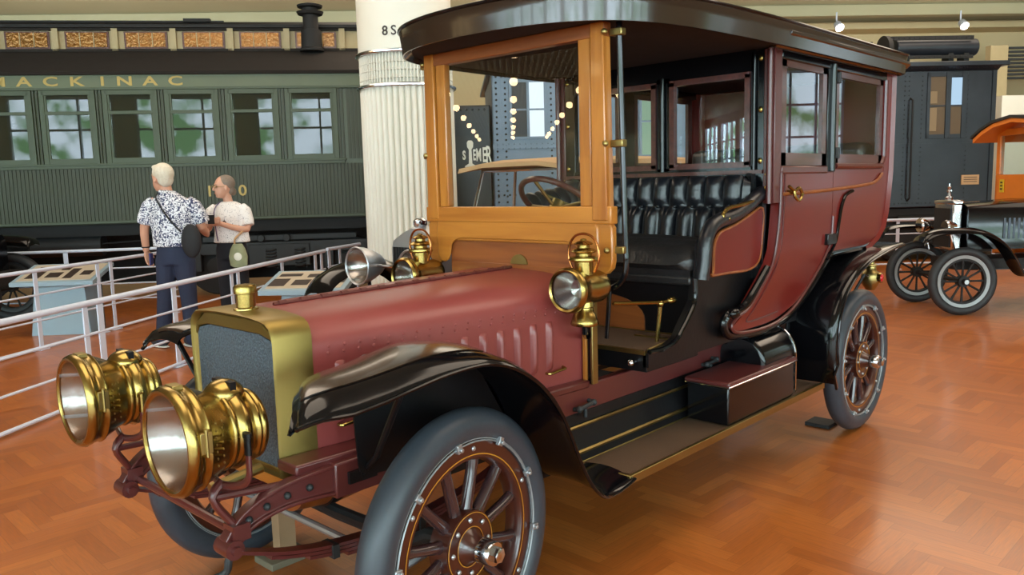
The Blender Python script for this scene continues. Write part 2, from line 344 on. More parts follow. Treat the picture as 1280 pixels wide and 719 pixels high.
# ceiling beam and trim along the far wall
struct(hbox(MB(), A0, A1, B1-1.0, B1-0.2, 5.62, 5.80).build('trim_1', M['wall'], bevel=0.02))
struct(hbox(MB(), A0, A1, B1-2.6, B1-2.3, 5.66, 5.94).build('trim_2', M['ceil'], bevel=0.02))
struct(hbox(MB(), 13.1, 19, 18.8, 19.1, 0, 3.45).build('trim_3', M['column']))
lv = struct(hbox(MB(), 13.1, 13.55, 19.3, 19.5, 3.0, 4.7).build('trim_4', M['cream']))
f = MB()
for k in range(9): hbox(f, 13.6, 18, 19.35, 19.45, 3.9+.09*k, 3.95+.09*k)
f.build('slats', M['iron'], lv)
# near wall (behind the camera) with tall daylight windows
wm = MB(); hbox(wm, A0, A1, B0-0.3, B0, 0, 0.7); hbox(wm, A0, A1, B0-0.3, B0, 5.5, HZ)
WINX = [-62.6+4.6*k for k in range(19)]
edges = [A0]+[e for x in WINX for e in (x-1.9, x+1.9)]+[A1]
for i in range(0, len(edges), 2): hbox(wm, edges[i], edges[i+1], B0-0.3, B0, 0.7, 5.5)
struct(wm.build('wall_near', M['wall']))
def sky_pane():
    m = bpy.data.materials.new('daylit_pane'); m.use_nodes = True; nt = m.node_tree; nt.nodes.clear()
    out = nn(nt, 'ShaderNodeOutputMaterial'); e = nn(nt, 'ShaderNodeEmission'); e.inputs[1].default_value = WINDOW_LIGHT
    g = nn(nt, 'ShaderNodeNewGeometry'); no = nn(nt, 'ShaderNodeTexNoise'); no.inputs['Scale'].default_value = 0.9; no.inputs['Detail'].default_value = 5
    nt.links.new(g.outputs['Position'], no.inputs['Vector']); r = nn(nt, 'ShaderNodeValToRGB'); el = r.color_ramp.elements
    el[0].position = 0.42; el[0].color = (0.10, 0.22, 0.10, 1); el[1].position = 0.58; el[1].color = (0.72, 0.88, 1.0, 1)
    nt.links.new(no.outputs['Fac'], r.inputs[0]); nt.links.new(r.outputs[0], e.inputs[0]); nt.links.new(e.outputs[0], out.inputs[0]); return m
M['sky_pane'] = sky_pane()
for i, x in enumerate(WINX):
    f = MB()
    for a in (x-1.9, x-0.66, x+0.58, x+1.82): hbox(f, a, a+0.08, B0-0.2, B0-0.05, 0.7, 5.5)
    for z in (0.7, 1.85, 3.0, 4.2, 5.42): hbox(f, x-1.9, x+1.9, B0-0.2, B0-0.05, z, z+0.08)
    fo = struct(f.build('window_%d' % (i+1), M['white_rail']))
    hbox(MB(), x-1.9, x+1.9, B0-0.26, B0-0.22, 0.7, 5.5).build('pane', M['sky_pane'], fo)

M['sky_dim'] = M['sky_pane'].copy(); M['sky_dim'].name = 'shaded_pane'; [setattr(n.inputs[1], 'default_value', 3.2) for n in M['sky_dim'].node_tree.nodes if n.type == 'EMISSION']
for i, b in enumerate((5.5, 12.9)):
    f = MB()
    for q in (b-1.4, b-.5, b+.4, b+1.32): hbox(f, A1-.12, A1-.02, q, q+.08, 0.9, 5.3)
    for z in (.9, 1.95, 3.0, 4.1, 5.22): hbox(f, A1-.12, A1-.02, b-1.4, b+1.4, z, z+.08)
    fo = struct(f.build('window_%d' % (i+20), M['white_rail']))
    hbox(MB(), A1-.04, A1-.01, b-1.4, b+1.4, .9, 5.3).build('pane', M['sky_dim'], fo)

# ================================================================== THE RED LIMOUSINE
car = empty('limousine', (0, 0, 0))
tag(car, 'antique maroon and black limousine with brass headlamps and wooden windshield in the foreground', 'car')
WB, WR, TY = 3.51, 0.455, 0.71

def make_wheel(side):
    """artillery wheel, outer face towards -y when side=-1"""
    w_ = empty('wheel', (0, 0, WR), parent=car); s = side
    t = MB(); pr = []
    for k in range(20):
        a = 2*PI*k/20; pr.append((math.sin(a)*0.058, 0.397+math.cos(a)*0.058))
    t.lathe(pr, (0, 0, 0), (0, 1, 0), 72, closed=True); t.build('tyre', M['tyre'], w_)
    r = MB(); r.lathe([(-0.036, 0.352), (-0.043, 0.356), (-0.043, 0.364), (-0.030, 0.366), (0.030, 0.366), (0.043, 0.364), (0.043, 0.356), (0.036, 0.352), (0.02, 0.345), (-0.02, 0.345)], (0, 0, 0), (0, 1, 0), 64, closed=True)
    r.lathe([(-0.046, 0.347), (-0.050, 0.350), (-0.046, 0.353), (-0.040, 0.350)], (0, 0, 0), (0, 1, 0), 64, closed=True)
    r.build('clincher_ring', M['greyring'], w_)
    f = MB(); f.lathe([(-0.036, 0.292), (-0.036, 0.345), (0.036, 0.345), (0.036, 0.292), (0.02, 0.282), (-0.02, 0.282)], (0, 0, 0), (0, 1, 0), 64, closed=True)
    f.build('felloe', M['felloe'], w_)
    p = MB()
    for q in (0.304,): p.lathe([(s*0.0372, q-0.002), (s*0.0376, q), (s*0.0372, q+0.002), (s*0.035, q)], (0, 0, 0), (0, 1, 0), 64, closed=True)
    for q in (0.112, 0.066): p.lathe([(s*0.041, q-0.0016), (s*0.0425, q), (s*0.041, q+0.0016), (s*0.039, q)], (0, 0, 0), (0, 1, 0), 40, closed=True)
    p.build('pinstripe', M['pin'], w_)
    sp = MB(); rr = []
    for k in range(9):
        t_ = k/8; x = 0.075+t_*0.215; wd = 0.034 if t_ < 0.08 else interp([(0, .033), (0.25, .021), (0.8, .017), (1, .024)], t_); rr.append([V(x, math.sin(2*PI*q/12)*0.021, math.cos(2*PI*q/12)*wd) for q in range(12)])
    sp.loft(rr)
    for k in range(12):
        if k == 0: s0 = sp.build('spoke', M['spoke'], w_); c = s0
        else: c = s0.copy(); C.objects.link(c); c.parent = w_
        c.rotation_euler = (0, 2*PI*(k+0.5)/12, 0)
    cl = MB(); cl.box((0.353, s*0.050, 0), (0.03, 0.016, 0.022)); cl.cyl((0.350, s*0.050, 0), (0.350, s*0.068, 0), 0.008, n=6)
    for k in range(10):
        if k == 0: c0 = cl.build('rim_clip', M['steel'], w_, bevel=0.002); c = c0
        else: c = c0.copy(); C.objects.link(c); c.parent = w_
        c.rotation_euler = (0, 2*PI*(k+0.25)/10, 0)
    h = MB(); h.lathe([(-0.038, 0.0), (-0.038, 0.118), (0.038, 0.118), (0.038, 0.0)], (0, 0, 0), (0, 1, 0), 40)
    h.lathe([(0.038*s, 0.062), (0.05*s, 0.05), (0.09*s, 0.034), (0.10*s, 0.034)], (0, 0, 0), (0, 1, 0), 24); h.build('hub', M['felloe'], w_)
    b = MB(); b.sphere((0, 0, 0), 0.009, (1, .7, 1), n=8, m=6); b0 = None
    for k in range(14):
        if b0 is None: b0 = b.build('bolt', M['steel'], w_); c = b0
        else: c = b0.copy(); C.objects.link(c); c.parent = w_
        a = 2*PI*k/8 if k < 8 else 2*PI*(k-8+.4)/6; q = .09 if k < 8 else .325; c.location = (math.cos(a)*q, s*(.042 if k < 8 else .038), math.sin(a)*q)
    c = MB(); c.lathe([(s*0.085, 0.030), (s*0.088, 0.042), (s*0.135, 0.042), (s*0.142, 0.038), (s*0.142, 0.02)], (0, 0, 0), (0, 1, 0), 32)
    c.lathe([(s*0.14, 0.026), (s*0.162, 0.026), (s*0.166, 0.018)], (0, 0, 0), (0, 1, 0), 6); c.build('hub_cap', M['chrome'], w_)
    return w_
def place_wheel(wh, x, y, st=0.0): wh.location = (x, y, WR); wh.rotation_euler = (0, 0, st)
wn_ = make_wheel(-1); place_wheel(wn_, 0, -TY, 0.1186)
wn2 = copy_tree(wn_, car); place_wheel(wn2, WB, -TY)
wf_ = make_wheel(1); place_wheel(wf_, 0, TY, 0.1186)
wf2 = copy_tree(wf_, car); place_wheel(wf2, WB, TY)
tag_names = None

# chassis
for s in (-1, 1):
    f = MB(); f.bb(-0.30, 3.95, s*0.43-0.022, s*0.43+0.022, 0.635, 0.752)
    f.build('frame_rail', M['maroon_dark'], car, bevel=0.006)
    horn = spline([(-0.22, s*.43, .694), (-0.36, s*.42, .698), (-0.48, s*.40, .684), (-0.58, s*.385, .645), (-0.64, s*.38, .585)], 5)
    f = MB(); rings = []
    for i, p in enumerate(horn):
        t = (horn[min(i+1, len(horn)-1)]-horn[max(i-1, 0)]).normalized(); n_ = V(0, 1, 0).cross(t).normalized(); hh = interp([(0, .056), (6, .045), (len(horn)-1, .026)], i); ww = 0.022
        rings.append([p+n_*hh+V(0, ww, 0), p+n_*hh-V(0, ww, 0), p+n_*(hh-.012)-V(0, ww, 0), p+n_*(hh-.012)-V(0, .010, 0), p-n_*(hh-.012)-V(0, .010, 0), p-n_*(hh-.012)-V(0, ww, 0), p-n_*hh-V(0, ww, 0), p-n_*hh+V(0, ww, 0)])
    f.loft(rings); h = f.build('frame_horn', M['maroon_dark'], car, bevel=0.003)
    for i in (6, 9, 12, 15):
        b = MB(); b.sphere(horn[i]+V(0, s*0.016, 0), 0.012, n=8, m=6); b.build('bolt', M['iron'], h)
    b = MB(); b.cyl((-.64, s*.38-.04, .575), (-.64, s*.38+.04, .575), .030, n=14); b.cyl((-.64, s*.38-.055, .575), (-.64, s*.38+.055, .575), .014, n=8)
    b.build('shackle', M['maroon_dark'], h)
    # side ledge between frame and bonnet
    f = MB(); f.prism([(-.42, s*.30, .735), (1.03, s*.38, .735), (1.03, s*.46, .735), (-.42, s*.415, .735)], (0, 0, .035)); f.build('bonnet_ledge', M['maroon_dark'], car, bevel=0.008)
    # leaf spring
    f = MB()
    base = [(-.64, .575), (-.48, .515), (-.3, .475), (-.1, .455), (0, .452), (.1, .455), (.3, .478), (.48, .52), (.64, .60)]
    for k in range(5):
        ext = 0.64-k*0.12; pts = spline([(x, s*.40, z-0.013*k) for x, z in base], 4); pts = [p for p in pts if abs(p.x) <= ext+.01]
        f.sheet([[p+V(0, -.024, 0), p+V(0, .024, 0)] for p in pts], 0.011)
    f.build('leaf_spring', M['maroon_dark'], car)
    for xx in (-.07, .07, -.30):
        f = MB(); f.bb(xx-.012, xx+.012, s*.40-.034, s*.40+.034, .385 if abs(xx) < .1 else .43, .475)
        f.build('spring_clip', M['iron'], car)
    f = MB()
    for k in range(4):
        f.sheet([[V(WB+u*0.7*(1-.17*k), s*.48-.026, .42+.10*u*u-.013*k), V(WB+u*0.7*(1-.17*k), s*.48+.026, .42+.10*u*u-.013*k)] for u in [q/8 for q in range(-8, 9)]], .011)
    f.build('leaf_spring', M['maroon_dark'], car)
f = MB(); f.tube([(0, -.66, WR), (0, -.55, .44), (0, -.45, .385), (0, 0, .375), (0, .45, .385), (0, .55, .44), (0, .66, WR)], .028, 10); f.build('front_axle', M['iron'], car)
f = MB(); f.tube([(-.16, -.60, .40), (-.16, .60, .40)], .014, 8); f.tube([(.0, -.62, .44), (-.16, -.60, .40)], .016, 8); f.tube([(.0, .62, .44), (-.16, .60, .40)], .016, 8); f.build('tie_rod', M['steel'], car)
f = MB(); f.cyl((WB, -.66, WR), (WB, .66, WR), .045, n=16); f.sphere((WB, 0, WR), .16, n=16, m=10); f.build('rear_axle', M['iron'], car)
f = MB(); f.tube([(-.60, -.40, .60), (-.60, .40, .60)], .014, 10); f.build('cross_tube', M['maroon_dark'], car)
f = MB(); f.tube(spline([(-.63, -.38, .57), (-.645, -.38, .53), (-.65, -.375, .50), (-.68, -.36, .485), (-.76, -.34, .48)], 3), .012, 10); f.build('starting_crank', M['iron'], car)
f = MB(); f.lathe([(0, .02), (.01, .13), (.20, .15), (.34, .14), (.36, .05)], (-.20, .05, .56), (1, 0, 0), 28); f.build('fan_drum', M['wood_d'], car)
f = MB(); f.lathe([(0, .152), (.045, .152)], (-.06, .05, .56), (1, 0, 0), 28); f.build('drum_strap', M['black_m'], car)
f = MB(); f.bb(.15, 1.3, -.22, .22, .44, .70); f.build('oil_pan', M['iron'], car, bevel=.05)
f = MB(); f.cyl((1.3, 0, .52), (3.4, 0, .47), .035); f.build('drive_shaft', M['iron'], car)
f = MB(); f.bb(-.38, -.31, -.34, .34, .64, .70); f.build('radiator_mount', M['wood'], car, bevel=.006)
f = MB(); f.tube([(-.60, -.20, .70), (-.42, -.20, .72)], .018, 10); f.build('bracket_tube', M['brass_d'], car)
f = MB(); f.tube([(-.60, .20, .70), (-.42, .20, .72)], .018, 10); f.build('bracket_tube', M['brass_d'], car)

# radiator
rad = MB()
def radsec(x, hw, zb, ins=0.0):
    pts = [(hw-ins, zb+ins)]
    for y, z in ((1, .86), (.985, .90), (.94, .945), (.86, .972), (.72, .985), (.5, .995), (.25, 1.0)): pts.append((hw*y-ins*(1 if y > .8 else .3), zb+(1.235-zb)*z-ins))
    pts = pts+[(-a, b) for a, b in reversed(pts)]
    return [V(x, a, b) for a, b in pts]
outer_f = radsec(-.415, .335, .70); outer_b = radsec(-.28, .345, .715)
rad.loft([radsec(-.395, .318, .70, .014), radsec(-.412, .328, .70, .012), radsec(-.418, .333, .70, .005), radsec(-.408, .335, .70), outer_b, radsec(-.28, .30, .74, .03)], True, False)
rad_o = rad.build('radiator', M['brass_r'], car, ang=50); rad_o.scale = (1, .86, .992); rad_o.location = (.012, -.012, 0)
f = MB(); f.prism([(-.40, -.312, .725), (-.40, .312, .725), (-.40, .312, 1.125), (-.40, .288, 1.155), (-.40, .20, 1.172), (-.40, -.20, 1.172), (-.40, -.288, 1.155), (-.40, -.312, 1.125)], (.06, 0, 0)); f.build('radiator_core', M['core'], rad_o)
f = MB(); f.prism([(-.404, -.335, .70), (-.404, .335, .70), (-.404, .335, .728), (-.404, -.335, .728)], (.05, 0, 0)); f.build('radiator_sill', M['brass_r'], rad_o, bevel=.003)
f = MB()
top = [(-.315, 1.12), (-.292, 1.16), (-.21, 1.174), (.21, 1.174), (.292, 1.16), (.315, 1.12)]
f.loft([[V(-.405, y, z), V(-.405, y*1.04, z+.045 if abs(y) < .25 else z+.012), V(-.38, y*1.04, z+.045 if abs(y) < .25 else z+.012), V(-.38, y, z)] for y, z in top]); f.build('radiator_arch', M['brass_r'], rad_o, bevel=.004)
f = MB(); f.lathe([(0, .046), (.012, .044), (.016, .034), (.062, .034), (.064, .040), (.086, .041), (.094, .036), (.097, .01)], (-.345, 0, 1.228), (0, 0, 1), 28); f.build('filler_cap', M['brass'], rad_o)

# bonnet
def hsec(x):
    t = (x+.28)/1.32; hw = .306+.112*t; zb = .76; zt = 1.222+.020*t
    pr = [(1, 0), (1, .3), (1.0, .6), (.995, .74), (.975, .80), (.93, .86), (.85, .915), (.72, .955), (.5, .98), (.25, .993), (0.02, 1)]
    a = [V(x, -hw*p, zb+(zt-zb)*q) for p, q in pr]; return a+[V(v.x, -v.y, v.z) for v in reversed(a)]
f = MB(); f.loft([hsec(-.27+1.31*k/8) for k in range(9)], True, True); bon = f.build('bonnet', M['maroon_dull'], car, ang=40)
def hoody(x, q): # side y at height fraction
    return .306+.112*(x+.28)/1.32
for k in range(13):
    x = -.165+k*0.0905
    if x > .86: break
    y = -hoody(x, .3)
    pts = [(z) for z in (.84, .87, 1.03, 1.06)]
    for s in (-1, 1):
        yy = s*hoody(x, .3); f = MB()
        f.loft([[V(x-.024+.048*q/5, yy+s*amp*math.sin(PI*q/5)-s*.004, z) for q in range(6)]+[V(x, yy-s*.012, z)] for z, amp in ((.835, .0), (.85, .014), (.89, .022), (1.01, .022), (1.045, .015), (1.058, 0.0))])
        f.build('louvre', M['maroon_dull'], bon, ang=60)
f = MB()
for k in range(21):
    x = -.21+k*.06; hw = hoody(x, 0)
    for s in (-1, 1):
        for dz in (0, .022): f.sphere((x+dz*.3, s*(hw*.999-dz*.05), 1.085+dz), .0065, n=6, m=4)
f.build('rivets', M['maroon_dull'], bon)
f = MB(); f.cyl((-.22, 0, 1.226), (1.03, 0, 1.246), .008, n=8)
for k in range(14): f.cyl((-.20+k*.09, 0, 1.2275+.0014*k), (-.17+k*.09, 0, 1.2275+.0014*k), .011, n=8)
f.build('centre_hinge', M['maroon_dark'], bon)
for s in (-1, 1):
    for x0 in (.80, -.19):
        f = MB(); y = s*(hoody(x0, 0)+.006); f.tube(spline([(x0-.0, y, .835), (x0+.005, y+s*.022, .835), (x0+.06, y+s*.024, .84), (x0+.10, y+s*.024, .842), (x0+.105, y, .845)], 3), .006, 8); f.build('bonnet_catch', M['brass'], bon)

# headlamps
def headlamp(s):
    c = V(-.7957, s*.3631, .9325)
    h = MB(); prof = [(.006, .135), (-.004, .143), (-.004, .150), (.006, .157), (.026, .162), (.048, .158), (.052, .155), (.098, .152), (.102, .156), (.108, .155), (.112, .150), (.235, .112), (.24, .118), (.25, .120), (.262, .118), (.268, .112), (.275, .116), (.30, .124), (.33, .120), (.345, .104), (.350, .098), (.356, .101), (.372, .113), (.386, .112), (.392, .106), (.40, .110), (.418, .108), (.432, .098), (.440, .085), (.446, .06), (.45, .0)]
    h.lathe(prof, c, (1, 0, 0), 56, caps=False)
    o = h.build('headlamp', M['brass'], car, ang=50); o.scale = (.62, 1, 1); o.location = (c.x*.38, 0, 0)
    f = MB(); f.lathe([(.02, .148), (.06, .138), (.12, .112), (.17, .07), (.19, .0)], c, (1, 0, 0), 48, caps=False); f.build('reflector', M['reflector'], o, flip=False)
    f = MB(); f.lathe([(0.000, .0), (0.000, .146), (.005, .146), (.005, 0)], c, (1, 0, 0), 48, caps=False); f.build('lens', M['lens'], o)
    f = MB(); f.sphere(c+V(.295, 0, .105), .062, (1.55, 1.0, .75), n=20, m=10); f.build('chimney', M['brass'], o)
    f = MB(); f.bb(c.x+.285, c.x+.315, c.y-.055, c.y+.055, c.z+.118, c.z+.148); f.build('chimney_slot', M['black_m'], o)
    f = MB(); f.box(c+V(.075, -s*0-.148, .02), (.055, .02, .06)); f.cyl(c+V(.075, -.155, -.02), c+V(.075, -.155, .06), .008)
    f.build('hinge', M['brass_d'], o, bevel=.002); f = MB(); f.box(c+V(.06, 0, .155), (.05, .05, .016)); f.build('catch', M['brass_d'], o, bevel=.002); f = MB()
    for k in range(7):
        for dx in (.11, .15): f.sphere(c+V(dx+.02, -.150+(dx-.10)*.36, -.055+.02*k), .0042, n=6, m=4)
    f.build('rivets', M['brass_d'], o)
    # yoke
    y = MB(); rr = .140
    yp = spline([c+V(.28, -rr, -.00), c+V(.28, -rr, -.07), c+V(.28, -rr*.93, -.125), c+V(.27, -rr*.55, -.155), c+V(.25, 0, -.165), c+V(.27, rr*.55, -.155), c+V(.28, rr*.93, -.125), c+V(.28, rr, -.07), c+V(.28, rr, 0)], 4)
    y.tube(yp, .0125, 10)
    y.tube(spline([c+V(.25, 0, -.16), c+V(.20, -s*0.0, -.20), c+V(.26, s*.01, -.27), (-.50, s*.385, .63)], 4), .017, 10)
    y.tube([c+V(.2, 0, -.20), (-.20, s*.39, .715)], .012, 8)
    y.box((-.50, s*.385, .62), (.09, .06, .05)); y.build('lamp_bracket', M['maroon_dark'], o)
    for q in (-1, 1):
        f = MB(); f.lathe([(0, .014), (.05, .014), (.052, .018), (.065, .018)], c+V(.28, q*rr, -.05), (0, 0, 1), 14); f.build('trunnion_cap', M['black_m'] if s*q > 0 else M['brass'], o)
headlamp(-1); headlamp(1)

# carriage lamps on the dash
def sidelamp(s):
    c = V(.80, s*.52, 1.195)
    b = MB(); b.lathe([(.0, .078), (-.006, .086), (.004, .094), (.022, .096), (.034, .088), (.042, .080), (.10, .068), (.14, .070), (.20, .070), (.225, .062), (.235, .03), (.238, 0)], c, (1, 0, 0), 40, caps=False)
    # font below, chimney above
    b.lathe([(0, .0), (0, .056), (.006, .060), (.02, .056), (.05, .046), (.055, .040), (.075, .037), (.08, .042), (.09, .040), (.12, .036)], c+V(.12, 0, -.158), (0, 0, 1), 32)
    b.lathe([(0, .040), (.055, .040), (.058, .060), (.064, .063), (.076, .058), (.080, .034), (.090, .034), (.094, .052), (.099, .055), (.108, .046), (.113, .026), (.124, .026), (.126, .038), (.131, .040), (.138, .030), (.144, .014), (.150, .012), (.153, 0)], c+V(.12, 0, .055), (0, 0, 1), 32)
    o = b.build('side_lamp', M['brass'], car, ang=50)
    f = MB(); f.lathe([(.012, .077), (.04, .066), (.08, .038), (.09, 0)], c, (1, 0, 0), 32, caps=False); f.build('reflector', M['reflector'], o, flip=False)
    f = MB(); f.lathe([(.002, 0), (.002, .080), (.006, .080), (.006, 0)], c, (1, 0, 0), 32, caps=False); f.build('lens', M['lens'], o)
    f = MB(); f.tube(spline([c+V(.12, -.055, .07), c+V(.12, -.078, .12), c+V(.12, -.074, .175), c+V(.12, -.045, .215), c+V(.12, 0, .226), c+V(.12, .045, .215), c+V(.12, .074, .175), c+V(.12, .078, .12), c+V(.12, .055, .07)], 5), .0055, 8); f.build('handle', M['copper'], o)
    f = MB(); f.tube([c+V(.12, 0, -.15), c+V(.12, 0, -.19), V(1.03, s*.44, .96)], .012, 8); f.build('lamp_bracket', M['black'], o)
sidelamp(-1); sidelamp(1)

# dash, wooden windshield
f = MB(); f.bb(1.045, 1.085, -.43, .43, .745, 1.26); f.build('dashboard', M['wood_d'], car, bevel=.004)
for s in (-1, 1):
    f = MB(); f.bb(1.02, 1.06, s*.425, s*.446, .752, 1.12); f.build('dash_post', M['wood_v'], car, bevel=.004)
    f = MB(); f.bb(1.03, 1.055, s*.446, s*.470, .752, 1.12); f.build('dash_side_panel', M['black'], car, bevel=.003)
    f = MB(); f.bb(1.02, 1.06, s*.470, s*.482, .752, 1.13); f.build('brass_edge', M['brass_d'], car, bevel=.003)
low = [(-.56, 1.47), (-.583, 1.44), (-.583, 1.30), (-.575, 1.265), (-.55, 1.243), (-.52, 1.240), (-.49, 1.255), (-.475, 1.285), (-.465, 1.33), (-.43, 1.352), (-.38, 1.362)]
low = low+[(-y, z) for y, z in reversed(low)]
f = MB(); f.prism([(1.035, y, z) for y, z in low], (.035, 0, 0)); ws = f.build('windshield', M['wood'], car, bevel=.006)
f = MB(); f.bb(1.048, 1.075, -.43, .43, 1.13, 1.372); f.build('lower_board', M['wood_d'], ws)
f = MB(); rp = [(y*.88, z*.98+.028 if z > 1.4 else z+.012) for y, z in low]; f.prism([(1.028, y*.0+yy, zz) for (y, z), (yy, zz) in zip(low, rp)], (.012, 0, 0)); f.build('raised_panel', M['wood'], ws, bevel=.008)
f = MB(); f.bb(1.025, 1.075, -.585, .585, 1.455, 1.53); f.build('bottom_rail', M['wood'], ws, bevel=.005)
f = MB(); f.bb(1.025, 1.075, -.56, .56, 2.225, 2.285); f.build('top_rail', M['wood_d'], ws, bevel=.005)
for s in (-1, 1):
    f = MB(); f.bb(1.03, 1.07, s*.418, s*.482, 1.53, 2.235); f.build('inner_stile', M['wood_v'], ws, bevel=.006)
    f = MB(); f.prism([(1.02, s*.49, 1.47), (1.02, s*.568, 1.47), (1.02, s*.556, 2.285), (1.02, s*.49, 2.285)], (.055, 0, 0)); f.build('outer_stile', M['wood_v'], ws, bevel=.005)
f = MB(); f.bb(1.048, 1.054, -.42, .42, 1.525, 2.228); f.build('windshield_glass', M['glass'], ws)
f = MB(); f.prism([(1.040, -.04+.052*math.cos(a)*1.0, 1.262+.045*abs(math.sin(a))) for a in [PI*k/12 for k in range(13)]], (.01, 0, 0)); f.build('maker_plate', M['brass_d'], ws)
for s in (-1, 1):
    f = MB(); f.tube(spline([(1.075, s*.60, 2.28), (1.08, s*.605, 1.9), (1.085, s*.615, 1.40), (1.085, s*.618, 1.29), (1.085, s*.60, 1.22), (1.08, s*.55, 1.18), (1.08, s*.44, 1.15)], 5), .013, 10); f.build('support_rod', M['black'], ws)
    for z in (2.24, 1.79, 1.345):
        f = MB(); f.bb(1.055, 1.09, s*.565, s*.625, z-.015, z+.015); f.sphere((1.02, s*.565, z), .014, n=10, m=6); f.build('clamp', M['brass_d'], ws, bevel=.004)
# steering wheel
cS = V(1.42, .03, 1.53); axS = V(.62, -.02, .78).normalized(); a_ = axS.orthogonal().normalized(); b_ = axS.cross(a_)
f = MB(); f.tube([cS+(a_*math.cos(2*PI*k/40)+b_*math.sin(2*PI*k/40))*.205 for k in range(40)], .015, 10, closed=True); sw = f.build('steering_wheel', M['mahog'], car)
f = MB()
for k in range(4):
    a = PI/4+PI/2*k; f.tube([cS-axS*.03, cS+(a_*math.cos(a)+b_*math.sin(a))*.2], .009, 8)
f.cyl(cS-axS*.06, cS+axS*.01, .035); f.tube([cS+axS*.02+b_*-.1, cS+axS*.02+b_*.1], .006, 8); f.build('spider', M['brass_d'], sw)
f = MB(); f.cyl(cS-axS*.05, cS-axS*.75, .022); f.build('steering_column', M['brass_d'], sw)

# front fenders
def front_fender(s):
    st = [(-.645, 1.062, .58, .765, .75), (-.62, 1.080, .55, .80, .8), (-.56, 1.090, .53, .815, .8), (-.46, 1.096, .52, .82, 1), (-.35, 1.104, .51, .82, .95), (-.23, 1.116, .51, .82, .85), (-.11, 1.122, .50, .82, .7), (0.02, 1.113, .50, .82, .5), (.12, 1.085, .50, .82, .35), (.21, 1.04, .50, .82, .3), (.30, .975, .50, .82, .3), (.385, .88, .50, .82, .3), (.45, .765, .50, .82, .3), (.50, .66, .50, .82, .3), (.55, .57, .50, .82, .3), (.61, .50, .50, .82, .3), (.69, .455, .50, .80, .3), (.80, .438, .50, .78, .25), (.93, .437, .50, .76, .1)]
    sp = spline([V(a, b, 0) for a, b, *_ in st], 3); ks = []
    grid = []
    ksk, xsh = (.62, 0.0) if s < 0 else (.30, .27)
    for q, p in enumerate(sp):
        k = q/3; i0 = min(int(k), len(st)-2); t = k-i0
        g = [st[i0][m]*(1-t)+st[i0+1][m]*t for m in range(5)]
        x, z = p.x, p.y; yi, yo, d = g[2], g[3], g[4]
        row = []
        for (fy, dz) in ((0, -.006), (.15, 0), (.4, .006), (.65, .006), (.85, 0), (.94, -.005)): row.append(V(x, s*(yi+(yo-.05-yi)*fy), z+dz))
        row.append(V(x-.006*d, s*(yo-.03), z-.014*d-.003)); row.append(V(x-.012*d, s*(yo-.012), z-.035*d-.006)); row.append(V(x-.016*d, s*(yo+.002), z-.050*d-.008)); row.append(V(x-.018*d, s*(yo+.004), z-.058*d-.012))
        fr_ = min(1, max(0, (-.08-x)/.45)); row = [v+V(fr_*(ksk*(.82-abs(v.y))+xsh), 0, 0) for v in row]
        grid.append(row)
    # front roll
    r0 = grid[0]; grid.insert(0, [v+V(-.014, 0, -.012) for v in r0]); grid.insert(0, [v+V(-.020, 0, -.030*(1-j/12)) for j, v in enumerate(r0)])
    f = MB(); f.sheet(grid, .006*s if s > 0 else -.006); o = f.build('front_fender', M['black'], car, ang=60)
    # raised dark crown strip
    f = MB(); g2 = [[v+V(0, 0, .005) for v in r[1:6]] for r in grid[3:26]]; f.sheet(g2, .004*s if s > 0 else -.004); f.build('crown_panel', M['brown_lac'], o, ang=60)
    f = MB(); f.tube([r[-1] for r in grid[3:]], .0065, 8); f.build('edge_bead', M['black'], o)
    f = MB(); f.prism([(-.24, s*.497, .745), (-.26, s*.497, 1.06), (-.2, s*.497, 1.10), (.02, s*.497, 1.105), (.13, s*.497, 1.075), (.22, s*.497, 1.03), (.31, s*.497, .965), (.39, s*.497, .87), (.455, s*.497, .75), (.505, s*.497, .65), (.56, s*.497, .56), (.61, s*.497, .50), (.70, s*.497, .44), (.72, s*.497, .435), (.72, s*.497, .64), (-.20, s*.497, .70), (-.235, s*.497, .72)], (0, -s*.006, 0)); f.build('splash_apron', M['black_m'], o)
    f = MB(); f.tube([(-.16, s*.455, .69), (-.19, s*.50, .70), (-.19, s*.70, 1.085)] if False else [(-.20, s*.46, .70), (-.215, s*.56, .78), (-.26, s*.78, 1.07)], .011, 8); f.box((-.20, s*.455, .695), (.11, .02, .04)); f.build('fender_stay', M['black_m'], o)
front_fender(-1); front_fender(1)
